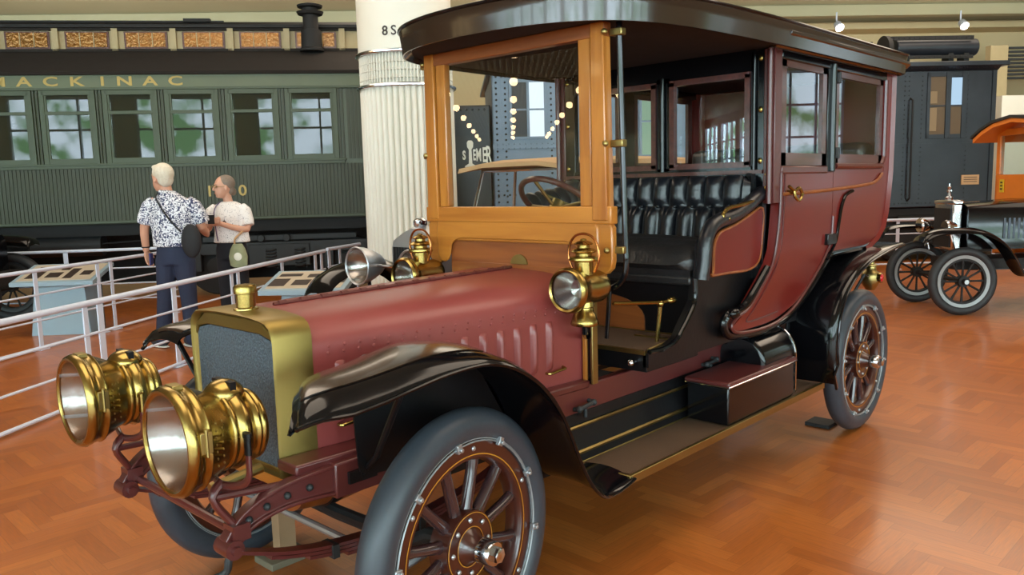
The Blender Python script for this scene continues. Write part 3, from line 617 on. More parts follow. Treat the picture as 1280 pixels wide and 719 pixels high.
# rear fenders
def rear_fender(s):
    st = [(2.86, .435), (2.81, .55), (2.80, .70), (2.83, .84), (2.92, .96), (3.08, 1.06), (3.30, 1.125), (3.55, 1.160), (3.75, 1.178), (3.93, 1.185)]
    sp = spline([V(a, 0, b) for a, b in st], 4); grid = []
    for i, p in enumerate(sp):
        t = i/(len(sp)-1); row = [V(p.x, s*y, p.z) for y in (.56, .62, .70, .78, .825)]
        tan = (sp[min(i+1, len(sp)-1)]-sp[max(i-1, 0)]).normalized(); dn = V(0, s, 0).cross(tan)*1.0
        if dn.z > 0 or (abs(dn.z) < .3 and dn.x < 0): dn = -dn
        k = 1-.7*t
        row += [V(p.x, s*.838, p.z)+dn*.008*k, V(p.x, s*.846, p.z)+dn*.022*k, V(p.x, s*.848, p.z)+dn*.04*k]
        grid.append(row)
    f = MB(); f.sheet(grid, .006*s if s > 0 else -.006); o = f.build('rear_fender', M['black'], car, ang=60)
    f = MB(); f.tube([r[-1] for r in grid], .007, 8); f.build('edge_bead', M['black'], o)
    f = MB(); f.prism([(2.80, s*.562, .435), (2.78, s*.562, .75), (2.84, s*.562, .95), (2.95, s*.562, 1.12), (3.6, s*.562, 1.18), (3.93, s*.562, 1.18), (3.9, s*.562, 1.10), (3.5, s*.562, 1.0), (3.15, s*.562, .85), (3.0, s*.562, .62), (2.95, s*.562, .435)], (0, -s*.006, 0)); f.build('inner_apron', M['black_m'], o)
rear_fender(-1); rear_fender(1)

# running boards, valance, box, tank
for s in (-1, 1):
    f = MB(); f.bb(.92, 2.885, s*.488, s*.742, .405, .428); rb = f.build('running_board', M['mat'], car)
    f = MB(); f.bb(.92, 2.885, s*.738, s*.756, .398, .434); f.bb(.905, .922, s*.488, s*.756, .40, .434); f.bb(.92, 2.885, s*.482, s*.492, .40, .434); f.build('brass_edging', M['brass_d'], rb, bevel=.002)
    f = MB(); f.sheet([[V(x, s*.488, .43), V(x, s*.478, .50), V(x, s*.462, .56), V(x, s*.455, .64)] for x in (.60, 1.2, 1.8, 2.4, 2.86)], .008)
    va = f.build('valance', M['black_m'], car)
    f = MB(); f.cyl((.70, s*.470, .585), (2.8, s*.470, .585), .008, n=6); f.cyl((.78, s*.484, .475), (2.8, s*.484, .475), .010, n=6); f.build('valance_bead', M['brass_d'], va)
    for x in (.92, 2.0, 2.3):
        f = MB(); f.tube([(x, s*.455, .66), (x, s*.485, .665), (x+.10, s*.485, .675), (x+.10, s*.455, .68)], .010, 8); f.sphere((x, s*.485, .665), .016, n=8, m=6); f.sphere((x+.10, s*.485, .675), .016, n=8, m=6); f.cyl((x+.05, s*.478, .62), (x+.05, s*.478, .67), .009)
        f.build('step_bracket', M['iron'], car)
f = MB(); f.bb(1.765, 2.505, -.735, -.505, .434, .622); tb = f.build('tool_box', M['black'], car, bevel=.008)
f = MB(); f.bb(1.75, 2.52, -.748, -.495, .624, .652); f.build('lid', M['maroon_dark'], tb, bevel=.012, seg=3)
f = MB(); f.tube([(1.755, -.745, .628), (2.515, -.745, .628)], .005, 6); f.tube([(1.755, -.745, .628), (1.755, -.50, .628)], .005, 6); f.build('lid_bead', M['chrome'], tb)
sec = [(-.43, .43), (-.73, .43)]+[(-.58-.15*math.cos(PI*k/14), .60+.135*math.sin(PI*k/14)) for k in range(15)]
sec = [(-.71, .436)]+[(-.57-.14*math.cos(PI*k/16), .645+.155*math.sin(PI*k/16)) for k in range(17)]+[(-.43, .436)]
f = MB(); f.loft([[V(x, y, z) for y, z in sec] for x in (2.20, 2.3, 2.5, 2.58)]); f.build('drum_cover', M['black'], car, bevel=.02, seg=3)
f = MB(); f.tube([V(2.58, y, z) for y, z in sec], .006, 6); f.build('drum_bead', M['chrome'], car)

# body shell -------------------------------------------------------------
def yz(z): return .66+.06*min(1, max(0, (z-.9)/.35))
def panel(rows, yoff, s, thick=.02, nx=6, zsub=2, yfun=yz):
    R = []
    for (a, b) in zip(rows, rows[1:]):
        for q in range(zsub): t = q/zsub; R.append([a[i]*(1-t)+b[i]*t for i in range(3)])
    R.append(list(rows[-1])); g = []
    for z, xl, xr in R: g.append([V(xl+(xr-xl)*k/nx, s*(yfun(z)+yoff), z) for k in range(nx+1)])
    m = MB(); m.sheet(g, -thick if s > 0 else thick); return m
doorrows = [(1.655, 2.335, 3.028), (1.515, 2.332, 3.028), (1.35, 2.309, 3.02), (1.26, 2.293, 3.009), (1.184, 2.272, 2.965), (1.104, 2.215, 2.896), (1.03, 2.14, 2.815), (.96, 2.075, 2.735), (.915, 1.99, 2.64), (.885, 1.93, 2.52), (.866, 1.96, 2.42), (.858, 2.05, 2.30)]
quart = [(1.655, 3.034, 4.0), (1.52, 3.034, 3.975), (1.40, 3.03, 3.945), (1.30, 3.02, 3.895), (1.235, 3.0, 3.80), (1.19, 2.97, 3.64)]
blackrows = [(1.66, 2.24, 2.40), (1.46, 2.22, 2.6), (1.20, 2.2, 2.9), (1.165, 1.665, 3.0), (1.06, 1.655, 3.0), (.95, 1.545, 2.95), (.90, 1.50, 2.9), (.875, 1.41, 2.9), (.862, 1.27, 2.9), (.798, 1.27, 2.85)]
outline_door = [(2.335, 1.655), (2.332, 1.515), (2.309, 1.35), (2.272, 1.184), (2.18, 1.066), (2.09, .975), (1.99, .945), (1.925, .905), (1.95, .868), (2.05, .848), (2.29, .838), (2.50, .86), (2.70, .93), (2.896, 1.095), (2.965, 1.18), (3.009, 1.26), (3.028, 1.40), (3.028, 1.655)]
for s in (-1, 1):
    bp_ = panel(blackrows, 0, s, .03, yfun=lambda z: .605).build('body_side', M['black_m'], car)
    f = MB(); f.tube(spline([(x, s*.612, z) for x, z in ((1.66, 1.165), (1.66, 1.06), (1.60, .985), (1.545, .935), (1.50, .897), (1.44, .877), (1.36, .868), (1.27, .872))], 4), .012, 8); f.build('body_bead', M['black'], bp_)
    d = panel(doorrows, 0, s, .05).build('door', M['maroon'], car)
    f = MB(); f.tube(spline([(x, s*(yz(z)+.004), z) for x, z in outline_door[:-1]], 3), .009, 8); f.build('door_bead', M['maroon_dark'], d)
    inn = [(2.42, 1.655), (2.40, 1.34), (2.36, 1.176), (2.276, 1.055), (2.184, .959), (2.12, .90), (2.25, .895), (2.48, .905)]
    f = MB(); f.tube(spline([(x-.035, s*(yz(z)+.002), z) for x, z in inn], 4), .004, 6); f.build('door_crease', M['maroon_dark'], d)
    q = panel(quart, 0, s, .05).build('quarter_panel', M['maroon'], car)
    # black swoop under door and body
    f = MB(); f.tube(spline([(x, s*(yz(z)-.015), z) for x, z in ((2.262, 1.164), (2.111, 1.011), (2.02, .965), (1.93, .965), (1.885, .945), (1.875, .90), (1.93, .85), (2.10, .828), (2.29, .822), (2.587, .85), (2.80, .94), (2.95, 1.06), (3.03, 1.14), (3.10, 1.17), (3.632, 1.175))], 4), .022, 10); f.build('sill_moulding', M['black'], car)
    f = MB(); f.tube(spline([(2.10, s*.665, 1.00), (2.02, s*.69, .975), (1.95, s*.70, .985), (1.90, s*.69, .97), (1.885, s*.675, .93)], 4), [.012]*3+[.028]*12+[.02]*2, 10) if False else f.sphere((1.93, s*.675, .965), .034, (1.3, .8, .8)); f.build('scroll', M['black'], car)
    # belt mouldings
    f = MB(); f.tube(spline([(2.335, s*.728, 1.545), (2.6, s*.728, 1.547), (3.02, s*.728, 1.555), (3.55, s*.728, 1.575), (3.72, s*.728, 1.595), (3.82, s*.728, 1.64)], 4), .010, 8); f.build('belt_moulding', M['wood_d'], q)
    f = MB(); f.tube(spline([(3.32, s*.728, 1.54), (3.21, s*.728, 1.515), (3.15, s*.728, 1.45), (3.11, s*.727, 1.34), (3.08, s*.722, 1.24), (2.98, s*.712, 1.15)], 5), .010, 8); f.build('curved_moulding', M['black'], q)
    f = MB(); f.tube(spline([(4.015, s*.715, 2.28), (4.01, s*.715, 1.95), (4.0, s*.715, 1.66), (3.96, s*.715, 1.46), (3.895, s*.715, 1.30), (3.80, s*.71, 1.225), (3.64, s*.705, 1.185), (3.3, s*.70, 1.18), (3.0, s*.70, 1.18)], 4), .013, 8); f.build('edge_moulding', M['black'], q)
    # upper band: pillars and rails
    f = MB(); f.bb(3.87, 4.01, s*.68, s*.72, 1.65, 2.285); f.build('corner_pillar', M['maroon'], q)
    f = MB(); f.bb(2.255, 2.335, s*.66, s*.722, 1.50, 2.285); f.build('front_pillar', M['maroon_dark'], car, bevel=.004)
    f = MB(); f.cyl((2.24, s*.70, 1.50), (2.24, s*.70, 2.28), .015, n=12); f.build('pillar_bead', M['maroon_dark'], car)
    f = MB(); f.bb(2.93, 3.045, s*.675, s*.722, 1.655, 2.27); f.cyl((2.995, s*.722, 1.66), (2.995, s*.722, 2.27), .022, n=12); f.build('door_pillar', M['black'], car, bevel=.004)
    f = MB(); f.bb(2.335, 3.88, s*.675, s*.724, 2.235, 2.29); f.build('window_header', M['black'], car, bevel=.006)
    f = MB(); f.bb(2.335, 2.93, s*.675, s*.73, 1.65, 1.692); f.build('window_sill', M['maroon_dark'], d, bevel=.008)
    rr = [(3.045, 1.69), (3.75, 1.69), (3.81, 1.70), (3.85, 1.74), (3.86, 1.80), (3.865, 2.24)]
    f = MB(); f.tube(spline([(x, s*.722, z) for x, z in rr], 4), .018, 8); f.build('window_moulding', M['maroon_dark'], q)
    f = MB(); f.bb(3.045, 3.87, s*.675, s*.718, 1.652, 1.70); f.bb(3.84, 3.88, s*.675, s*.718, 1.70, 2.24); f.build('window_seat', M['maroon'], q)
    for (x0, x1, par) in ((2.345, 2.925, d), (3.05, 3.835, q)):
        f = MB(); t = .055
        f.bb(x0, x1, s*.69, s*.716, 1.695, 1.695+t*1.2); f.bb(x0, x1, s*.69, s*.716, 2.225-t*.4, 2.24); f.bb(x0, x0+t, s*.69, s*.716, 1.695, 2.24); f.bb(x1-t, x1, s*.69, s*.716, 1.695, 2.24)
        f.build('window_frame', M['mahog'], par)
        f = MB(); f.bb(x0+t, x1-t, s*.70, s*.704, 1.75, 2.21); f.build('window_glass', M['glass'], par)
    for z in (2.19, 1.765):
        f = MB(); f.bb(3.0, 3.05, s*.722, s*.75, z-.03, z+.03); f.cyl((3.025, s*.745, z-.032), (3.025, s*.745, z+.032), .012); f.build('hinge', M['iron'], d, bevel=.003)
    f = MB(); f.bb(2.93, 3.06, s*.715, s*.74, 1.235, 1.30); f.build('hinge', M['black'], d, bevel=.004)
    f = MB(); f.tube([(2.42, s*.722, 1.555), (2.42, s*.755, 1.555)], .012, 8); f.tube(spline([(2.36, s*.755, 1.585), (2.42, s*.76, 1.56), (2.46, s*.765, 1.575), (2.50, s*.765, 1.545), (2.47, s*.765, 1.51), (2.42, s*.765, 1.525), (2.41, s*.76, 1.56)], 4), .009, 8); f.build('door_handle', M['brass'], d)
    # front seat side
    fp = [(1.755, 1.19), (1.76, 1.30), (1.785, 1.35), (1.83, 1.378), (1.93, 1.395), (2.03, 1.418), (2.14, 1.45), (2.265, 1.475), (2.262, 1.33), (2.245, 1.24), (2.22, 1.20), (2.17, 1.175), (2.08, 1.165), (1.90, 1.17), (1.74, 1.172)]
    f = MB(); f.prism([(x, s*.635, z) for x, z in fp], (0, s*.024, 0)); sp_ = f.build('seat_side_panel', M['maroon'], car)
    f = MB(); f.tube(spline([(x, s*.655, z) for x, z in fp], 3, closed=True), .008, 6, closed=True); f.build('panel_bead', M['wood_d'], sp_)
    f = MB(); f.tube(spline([(1.66, s*.645, 1.16), (1.675, s*.65, 1.25), (1.69, s*.65, 1.34), (1.74, s*.65, 1.405), (1.83, s*.65, 1.435), (1.95, s*.65, 1.45), (2.08, s*.65, 1.485), (2.18, s*.65, 1.525), (2.27, s*.65, 1.56)], 4), .036, 12); f.build('arm_roll', M['leather'], sp_)
    f = MB(); f.prism([(1.66, s*.60, 1.16), (1.68, s*.60, 1.33), (1.76, s*.60, 1.40), (2.0, s*.60, 1.45), (2.28, s*.60, 1.55), (2.28, s*.60, 1.16)], (0, s*.034, 0)); f.build('arm_inner', M['leather'], sp_)
    f = MB(); f.tube(spline([(2.262, s*.672, 1.655), (2.27, s*.672, 1.60), (2.22, s*.672, 1.545), (2.12, s*.672, 1.515), (1.98, s*.672, 1.50), (1.87, s*.672, 1.49), (1.82, s*.672, 1.465), (1.82, s*.672, 1.435), (1.85, s*.672, 1.43), (1.865, s*.672, 1.45)], 4), .010, 8); f.tube([(2.02, s*.672, 1.505), (2.02, s*.668, 1.455)], .007, 6); f.sphere((1.86, s*.672, 1.44), .016, n=8, m=6); f.build('hand_rail', M['brass'], car)
# rear wall
xr = [(1.18, 3.62), (1.20, 3.70), (1.235, 3.80), (1.30, 3.895), (1.40, 3.945), (1.52, 3.975), (1.66, 4.0), (1.95, 4.01), (2.285, 4.015)]
g = []
for z, x in xr:
    g.append([V(x-dx, y, z) for y, dx in ((-.72, .03), (-.70, .005), (-.6, -.01), (-.3, -.02), (0, -.025), (.3, -.02), (.6, -.01), (.70, .005), (.72, .03))])
f = MB(); f.sheet(g, .03); f.build('rear_panel', M['maroon'], car)
f = MB(); f.bb(2.0, 3.65, -.60, .60, 1.10, 1.18); f.bb(1.95, 3.0, -.60, .60, .80, .86); f.build('body_floor', M['lining'], car)
# rear interior seat
f = MB(); f.bb(3.35, 3.9, -.62, .62, 1.18, 1.42); f.bb(3.72, 3.95, -.64, .64, 1.4, 1.85); f.build('rear_seat', M['leather'], car, bevel=.05, seg=3)
# partition behind the driver
f = MB()
f.bb(2.262, 2.30, -.66, -.585, 1.10, 2.28); f.bb(2.262, 2.30, .585, .66, 1.10, 2.28)
f.bb(2.262, 2.30, -.60, .60, 1.05, 1.70); f.bb(2.262, 2.30, -.60, .60, 2.17, 2.29); f.bb(2.262, 2.30, -.10, -.01, 1.68, 2.2)
pt = f.build('partition', M['black'], car, bevel=.003)
f = MB(); f.cyl((2.25, -.61, 1.66), (2.25, -.61, 2.26), .010); f.build('partition_bead', M['black'], pt)
f = MB(); f.cyl((2.25, -.055, 1.68), (2.25, -.055, 2.2), .014); f.build('partition_bead', M['black'], pt)
for (y0, y1) in ((-.585, -.10), (-.01, .50)):
    f = MB(); t = .03; f.bb(2.25, 2.285, y0, y1, 1.69, 1.69+t); f.bb(2.25, 2.285, y0, y1, 2.15, 2.18); f.bb(2.25, 2.285, y0, y0+t, 1.7, 2.17); f.bb(2.25, 2.285, y1-t, y1, 1.7, 2.17); f.build('partition_frame', M['mahog'], pt)
    f = MB(); f.bb(2.272, 2.276, y0+t, y1-t, 1.72, 2.15); f.build('partition_glass', M['glass'], pt)
for z in (2.243, 1.983, 1.721):
    for s in (-1, 1):
        f = MB(); f.sphere((2.26, s*.640, z), .013, (.5, 1, 1.3), n=12, m=8); f.build('brass_stud', M['brass'], pt)
f = MB(); f.bb(2.24, 2.262, -.66, .66, 1.655, 1.675); f.build('ledge', M['mahog'], pt)

# tufted seat
def tuft(u, v, per, v0=.60, amp=.055):
    ph = 0.5 if v < v0 else 0.0
    w_ = abs(math.cos(PI*(u/per+ph)))**0.55; pinch = 1-.45*math.exp(-((v-v0)/.07)**2)
    edge = min(1, (1-v)/.10)**.5 if v < 1 else 0
    return amp*w_*pinch*(.35+.65*edge)
g = []; NU, NV = 150, 36
for j in range(NV+1):
    v = j/NV; row = []
    for i in range(NU+1):
        y = -.60+1.20*i/NU; d = tuft(y, v, .108); x = 2.20-.02+.0*v-.10*(1-v)*.6-d
        row.append(V(x, y, 1.25+.40*v-.01*(abs(math.cos(PI*y/.108))**.5 < .5)))
    g.append(row)
f = MB(); f.sheet(g, .04); sb = f.build('seat_backrest', M['leather'], car, ang=80)
f = MB()
for k in range(-5, 6): f.sphere((2.118, k*.108, 1.49), .010, n=8, m=6)
f.build('tuft_buttons', M['leather'], sb)
g = []
for j in range(25):
    v = j/24; row = []
    for i in range(61):
        x = 1.74+.46*i/60; d = abs(math.cos(PI*x/.085))**.55*.04; a = -.5*PI+PI*v
        row.append(V(x, .60-.045-math.cos(a)*(.045+d)-.0, 1.42+.05*(i/60)+math.sin(a)*(.10+d)))
    g.append(row)
f = MB(); f.sheet(g, .02); f.build('seat_side_roll', M['leather'], sb, ang=80)
def cushion(x0, x1, y0, y1, z0, z1, bulge, nx=18, ny=36):
    g = []
    for i in range(nx+1):
        row = []
        for j in range(ny+1):
            a, b = i/nx, j/ny; e = (min(1, min(a, 1-a)*7)*min(1, min(b, 1-b)*12))**.5
            row.append(V(x0+(x1-x0)*a, y0+(y1-y0)*b, z0+(z1-z0)*e+bulge*math.sin(PI*a)*math.sin(PI*b)+.006*math.sin(17*a+9*b)*e))
        g.append(row)
    return g
g = cushion(1.66, 2.16, -.585, .585, 1.20, 1.27, .025); f = MB(); f.sheet(g, -.05); f.bb(1.665, 2.1, -.58, .58, 1.17, 1.215); f.build('seat_cushion', M['leather_w'], car, ang=60)
f = MB(); f.bb(1.655, 2.2, -.59, .59, 1.125, 1.172); f.build('seat_valance', M['leather_w'], car, bevel=.015)
f = MB(); f.bb(1.70, 1.74, -.59, .59, .86, 1.13); sr = f.build('seat_riser', M['black_m'], car)
f = MB(); f.prism([(1.692, y, z) for y, z in [(-.30, .868), (.30, .868), (.30, 1.02)]+[(-.05+.3-.30-.25*math.sin(PI/2*k/8)*1.0, .93+.12*math.cos(PI/2*k/8)) for k in range(9)]], (.012, 0, 0)); f.build('riser_panel', M['wood_d'], sr)
f = MB(); f.bb(1.27, 1.72, -.595, .595, .775, .860); f.build('driver_floor', M['black_m'], car, bevel=.004)
f = MB(); f.bb(1.28, 1.69, -.56, .56, .861, .871); f.build('floor_mat', M['mat'], car, bevel=.002)
f = MB(); f.bb(1.26, 1.28, -.59, .59, .856, .874); f.bb(1.56, 1.575, -.56, -.33, .870, .878); f.bb(1.69, 1.70, -.56, .56, .866, .876); f.tube([(1.30, -.585, .876), (1.57, -.545, .876)], .006, 6); f.build('floor_edging', M['brass_d'], car)
f = MB(); f.bb(1.06, 1.30, -.42, .42, .72, .745); f.build('toe_board', M['lining'], car)
f = MB(); f.cyl((1.265, -.535, .82), (1.235, -.535, .82), .010); f.sphere((1.232, -.535, .82), .016); f.build('floor_knob', M['chrome'], car)
f = MB(); f.tube([(1.50, -.50, .87), (1.50, -.52, 1.05)], .010, 8); f.tube([(1.22, -.45, 1.085), (1.50, -.52, 1.06), (1.55, -.535, 1.063)], .009, 8); f.sphere((1.57, -.54, 1.065), .022, (1.6, .8, .8)); f.sphere((1.5, -.52, 1.055), .018); f.build('brake_lever', M['brass'], car)
f = MB(); f.tube([(1.10, -.50, .95), (1.10, -.52, 1.17)], .010, 8); f.build('spark_lever', M['black'], car)
f = MB(); f.tube([(1.12, -.30, .745), (1.16, -.30, .85)], .008, 6); f.box((1.155, -.30, .86), (.02, .09, .11)); f.tube([(1.12, -.05, .745), (1.16, -.05, .85)], .008, 6); f.box((1.155, -.05, .86), (.02, .09, .11)); f.build('pedals', M['iron'], car)

# roof
half = [(.735, 0), (.748, .20), (.79, .38), (.86, .52), (.965, .635), (1.11, .712), (1.32, .762), (1.58, .787), (1.9, .803), (2.3, .812), (3.2, .812), (3.85, .812), (3.98, .80), (4.05, .75), (4.075, .66), (4.085, .3)]
hs = spline([V(x, y, 0) for x, y in half], 3)
plan = [V(p.x, -p.y, 0) for p in hs]+[V(p.x, p.y, 0) for p in reversed(hs[1:])]
def rl(off, z): 
    cx_, cy_ = 2.4, 0
    out = []
    for p in plan:
        x = p.x+off*(1 if p.x > 3.6 else (-1 if p.x < 1.3 else 0))*min(1, abs((p.x-2.4)/1.6)); y = p.y+off*(1 if p.y > 0 else -1 if p.y < 0 else 0)*min(1, abs(p.y)/.5)
        out.append(V(x, y, z+.012*(p.x-1)/3))
    return out
f = MB(); f.loft([rl(-.03, 2.30), rl(-.005, 2.268), rl(0, 2.268), rl(.004, 2.33), rl(.010, 2.382), rl(.006, 2.392), rl(-.03, 2.40), rl(-.15, 2.425), rl(-.4, 2.45), rl(-.60, 2.455)], True, True)
rf = f.build('roof', M['brown_lac'], car, ang=35)
f = MB(); f.loft([rl(-.035, 2.285), rl(-.035, 2.30)], True, True); f.build('headlining', M['lining'], rf)
f = MB(); f.tube([p+V(0, 0, 0) for p in rl(.010, 2.385)], .008, 8, closed=True); f.build('roof_bead', M['black'], rf)
# cornice over passenger body
for s in (-1, 1):
    f = MB(); f.loft([[V(x, s*y, z+.012*(x-1)/3) for y, z in ((.70, 2.275), (.735, 2.275), (.75, 2.29), (.765, 2.30), (.80, 2.305), (.812, 2.318), (.822, 2.33), (.822, 2.345), (.79, 2.35), (.70, 2.35))] for x in (2.22, 3.0, 4.02)]); f.build('cornice', M['brown_lac'], rf, bevel=.003)
# tail lamp
def taillamp(s):
    c = V(3.95, s*.56, .98)
    c = V(3.98, s*.62, .935)
    f = MB(); f.lathe([(-.085, .0), (-.085, .03), (-.075, .035), (-.055, .05), (-.02, .062), (.015, .062), (.04, .05), (.05, .036), (.075, .034), (.08, .045), (.088, .045), (.095, .025), (.11, .022), (.115, 0)], c, (0, 0, 1), 28)
    o = f.build('tail_lamp', M['brass_d'], car, ang=50)
    f = MB(); f.cyl(c+V(.0, s*.04, 0), c+V(.0, s*.075, 0), .036); f.cyl(c+V(0.04, 0, 0), c+V(.07, 0, 0), .036); f.build('lens_rim', M['brass'], o)
    f = MB(); f.sphere(c+V(.0, s*.074, 0), .028, (1, .4, 1)); f.build('red_lens', M['redlens'], o)
    f = MB(); f.tube([c+V(0, 0, .0), c+V(-.12, 0, .03), (3.80, s*.50, .70)], .010, 8); f.build('lamp_bracket', M['iron'], o)
taillamp(-1)

# jack stands under the car (things of their own)
f = MB(); f.box((.05, .52, .015), (.20, .15, .03), Matrix.Rotation(.0, 3, 'Z')); js = f.build('jack_stand', M['kiosk_d'], None, bevel=.003)
js.data.materials[0] = mat('green_grey_block', rgb(112, 104, 86), 0.6)
f = MB(); f.bb(.02, .10, .49, .55, .03, .335); f.build('post', mat('tan_post', rgb(150, 120, 90), .6), js)
tag(js, 'flat grey-green support block under the front axle between the front wheels', 'jack stand')
f = MB(); f.bb(3.36, 3.52, -.60, -.44, 0, .025); j2 = f.build('wheel_block', M['soot'], None, bevel=.003)
tag(j2, 'small flat black block on the floor beside the near rear wheel', 'wheel block')

# ================================================================== PASSENGER TRAIN CAR
def F(name, ox, oy, deg): return empty(name, (ox, oy, 0), math.radians(deg))
tr = F('passenger_train_car', 1.85, 11.21, -38.6)
tag(tr, 'dark green wooden passenger rail car with gold lettering along the left background', 'train car')
U0, U1 = -9.0, 5.8
f = MB(); n = int((U1-U0)/.055); pr = []
for i in range(n):
    u = U0+(U1-U0)*i/n; w_ = (U1-U0)/n; pr += [(u+w_*.12, 0), (u+w_*.88, 0), (u+w_*.92, .012), (u+w_*1.08, .012)]
def corr(z0, z1):
    ring = [[V(u, v, z) for u, v in pr]+[V(U1, .15, z), V(U0, .15, z)] for z in (z0, z1)]; return ring
f.loft(corr(1.24, 2.05)); f.build('lower_siding', M['train'], tr, ang=20)
f = MB(); f.bb(U0, U1, .02, .16, 2.05, 3.24); f.build('window_band', M['train_m'], tr)
f = MB(); f.bb(U0, 5.10, -.03, .05, 2.05, 2.10); f.bb(U0, 5.12, -.05, .05, 2.095, 2.125); f.bb(U0, U1, -.02, .05, 1.22, 1.26); f.bb(U0, U1, -.03, .05, 3.20, 3.235); f.build('belt_rail', M['train_t'], tr, bevel=.004)
f = MB(); f.bb(U0, U1, -.01, .14, 3.235, 3.43); f.build('letterboard', M['train_l'], tr)
f = MB(); u = 5.16
while u < U1: f.bb(u, u+.045, 0.005, .05, 2.12, 3.22); u += .06
f.build('end_siding', M['train'], tr)
for k in range(-11, 5+1):
    u0 = .75+.882*k-0.0; u1 = u0+.70
    if u0 < U0+.1 or k == 5: continue
    f = MB()
    f.bb(u0-.04, u0+.03, -.02, .05, 2.12, 3.20); f.bb(u1-.03, u1+.04, -.02, .05, 2.12, 3.20); f.bb(u0, u1, -.02, .05, 3.13, 3.20); f.bb(u0, u1, -.012, .05, 2.12, 2.20); f.bb(u0, u1, -.015, .05, 2.845, 2.895)
    f.bb(u0+.03, u0+.06, -.01, .05, 2.15, 3.15); f.bb(u1-.06, u1-.03, -.01, .05, 2.15, 3.15)
    wf = f.build('window', M['train_t'], tr, bevel=.003)
    f = MB(); f.bb(u0+.02, u1-.02, .001, .006, 2.17, 3.15); f.build('pane', M['trainglass'], wf)
    f = MB(); f.bb(u0+.02, u1-.02, .012, .019, 2.17, 3.15); f.build('blind', M['curtain'], wf)
    f = MB()
    for q in (u1+.065, u1+.115): f.bb(q-.012, q+.012, -.012, .05, 2.12, 3.20)
    f.build('pilaster', M['train'], wf)
f = MB(); f.loft([[V(u, v, z) for v, z in ((-.08, 3.42), (-.10, 3.46), (.05, 3.60), (.30, 3.76), (.62, 3.87), (.62, 3.7), (.2, 3.42))] for u in (U0, U1)]); f.build('lower_roof', M['soot_r'], tr)
f = MB(); f.bb(U0, U1, .62, .75, 3.85, 4.22); f.build('clerestory_wall', M['cream'], tr)
f = MB(); f.loft([[V(u, v, z) for v, z in ((.50, 4.205), (.50, 4.25), (.62, 4.31), (1.4, 4.42), (2.2, 4.31), (2.3, 4.2))] for u in (U0, U1)]); f.build('upper_roof', M['soot'], tr)
f = MB(); f.bb(U0, U1, .55, .62, 3.85, 3.89); f.bb(U0, U1, .56, .62, 4.17, 4.21); f.build('clerestory_sill', M['soot_r'], tr)
for k in range(-10, 8):
    u0 = .07+.862*k
    if u0 < U0 or u0+.65 > U1: continue
    f = MB(); f.bb(u0, u0+.64, .600, .625, 3.90, 4.16); w_ = f.build('clerestory_window', M['mahog'], tr)
    f = MB(); f.bb(u0+.03, u0+.61, .590, .602, 3.925, 4.14); f.build('amber_pane', M['amber'], w_)
    f = MB()
    for q in (.22, .42): f.bb(u0+q-.006, u0+q+.006, .584, .592, 3.925, 4.14)
    f.build('muntin', M['cream'], w_)
    f = MB(); f.bb(u0+.69, u0+.78, .55, .63, 3.86, 4.20); f.build('clerestory_post', M['cream'], tr)
f = MB(); f.lathe([(0, .19), (.03, .19), (.05, .165), (.32, .155), (.33, .12), (.55, .12), (.56, .19), (.60, .21), (.62, .12), (.66, .12), (.67, .19), (.70, .20), (.73, .10), (.74, 0)], (4.65, .42, 3.82), (0, 0, 1), 24); f.build('stove_pipe', M['soot'], tr)
f = MB(); f.bb(U0, 3.3, .6, .62, 4.30, 4.325); f.bb(2.7, 3.1, .55, .65, 4.30, 4.35); f.build('roof_rod', M['soot'], tr)
f = MB(); f.bb(U0, U1, 2.7, 2.85, 1.2, 3.5); f.bb(U0, U1, .16, 2.8, 1.2, 1.3); f.bb(U1-.1, U1, .1, 2.8, 1.2, 3.5); f.build('body_shell', M['train'], tr)
f = MB(); f.bb(U0, U1, .25, 2.4, 1.02, 1.24); f.bb(U0, U1, 1.5, 1.7, .15, 1.1); f.build('underframe', M['soot'], tr)  # rear box is an added black skirt standing in for the dark underneath
for uc in (4.0, -1.6):
    f = MB(); f.bb(uc-1.55, uc+1.45, .28, .40, .66, .84); f.bb(uc-.5, uc+.45, .25, .42, .45, .80)
    for q in (-1.3, -.75, .75, 1.3): f.bb(uc+q-.07, uc+q+.07, .26, .42, .40, .70)
    for q in (-.2, .2): f.cyl((uc+q-.1, .24, .90), (uc+q-.1, .30, .90), .06, n=12)
    f.bb(uc-1.2, uc+1.2, .3, .38, .86, .95); bg = f.build('bogie', M['iron'], tr, bevel=.008)
    for q in (-1.02, 1.02):
        f = MB(); f.lathe([(-.05, .44), (-.01, .46), (0, .42), (.07, .40), (.09, 0)], (uc+q, .47, .47), (0, 1, 0), 32); f.lathe([(-.06, .10), (-.05, .15), (0, .15)], (uc+q, .40, .47), (0, 1, 0), 20); f.build('rail_wheel', M['soot'], bg)
    for q in (-.62, -.15, .3):
        f = MB(); f.tube([V(uc+q+.085*math.cos(2*PI*t/12), .30+.085*math.sin(2*PI*t/12), .42+.30*t/72) for t in range(73)], .018, 6); f.build('coil_spring', M['iron'], bg)
f = MB(); f.cyl((.55-.3, .4, .88), (1.3, .4, .88), .17, n=20); f.build('brake_cylinder', M['iron'], tr)
f = MB(); f.tube([(U0, .35, .98), (-.6, .35, .96), (.4, .33, .86), (2.4, .33, .95)], .012, 6); f.build('truss_rod', M['iron'], tr)
for i, ch in enumerate('MACKINAC'): text('gold_letter', ch, .19, M['gold'], tr, face_mat((.17+.362*i-(.05 if i > 4 else 0), -.013, 3.265), (1, 0, 0), (0, 0, 1)), .003, .004, 1.62)
for ch, u_ in (('1', 3.03), ('3', 3.27), ('0', 3.52)): text('gold_number', ch, .23, M['gold'], tr, face_mat((u_, -.006, 1.59), (1, 0, 0), (0, 0, 1)), .003, .004, 1.1)

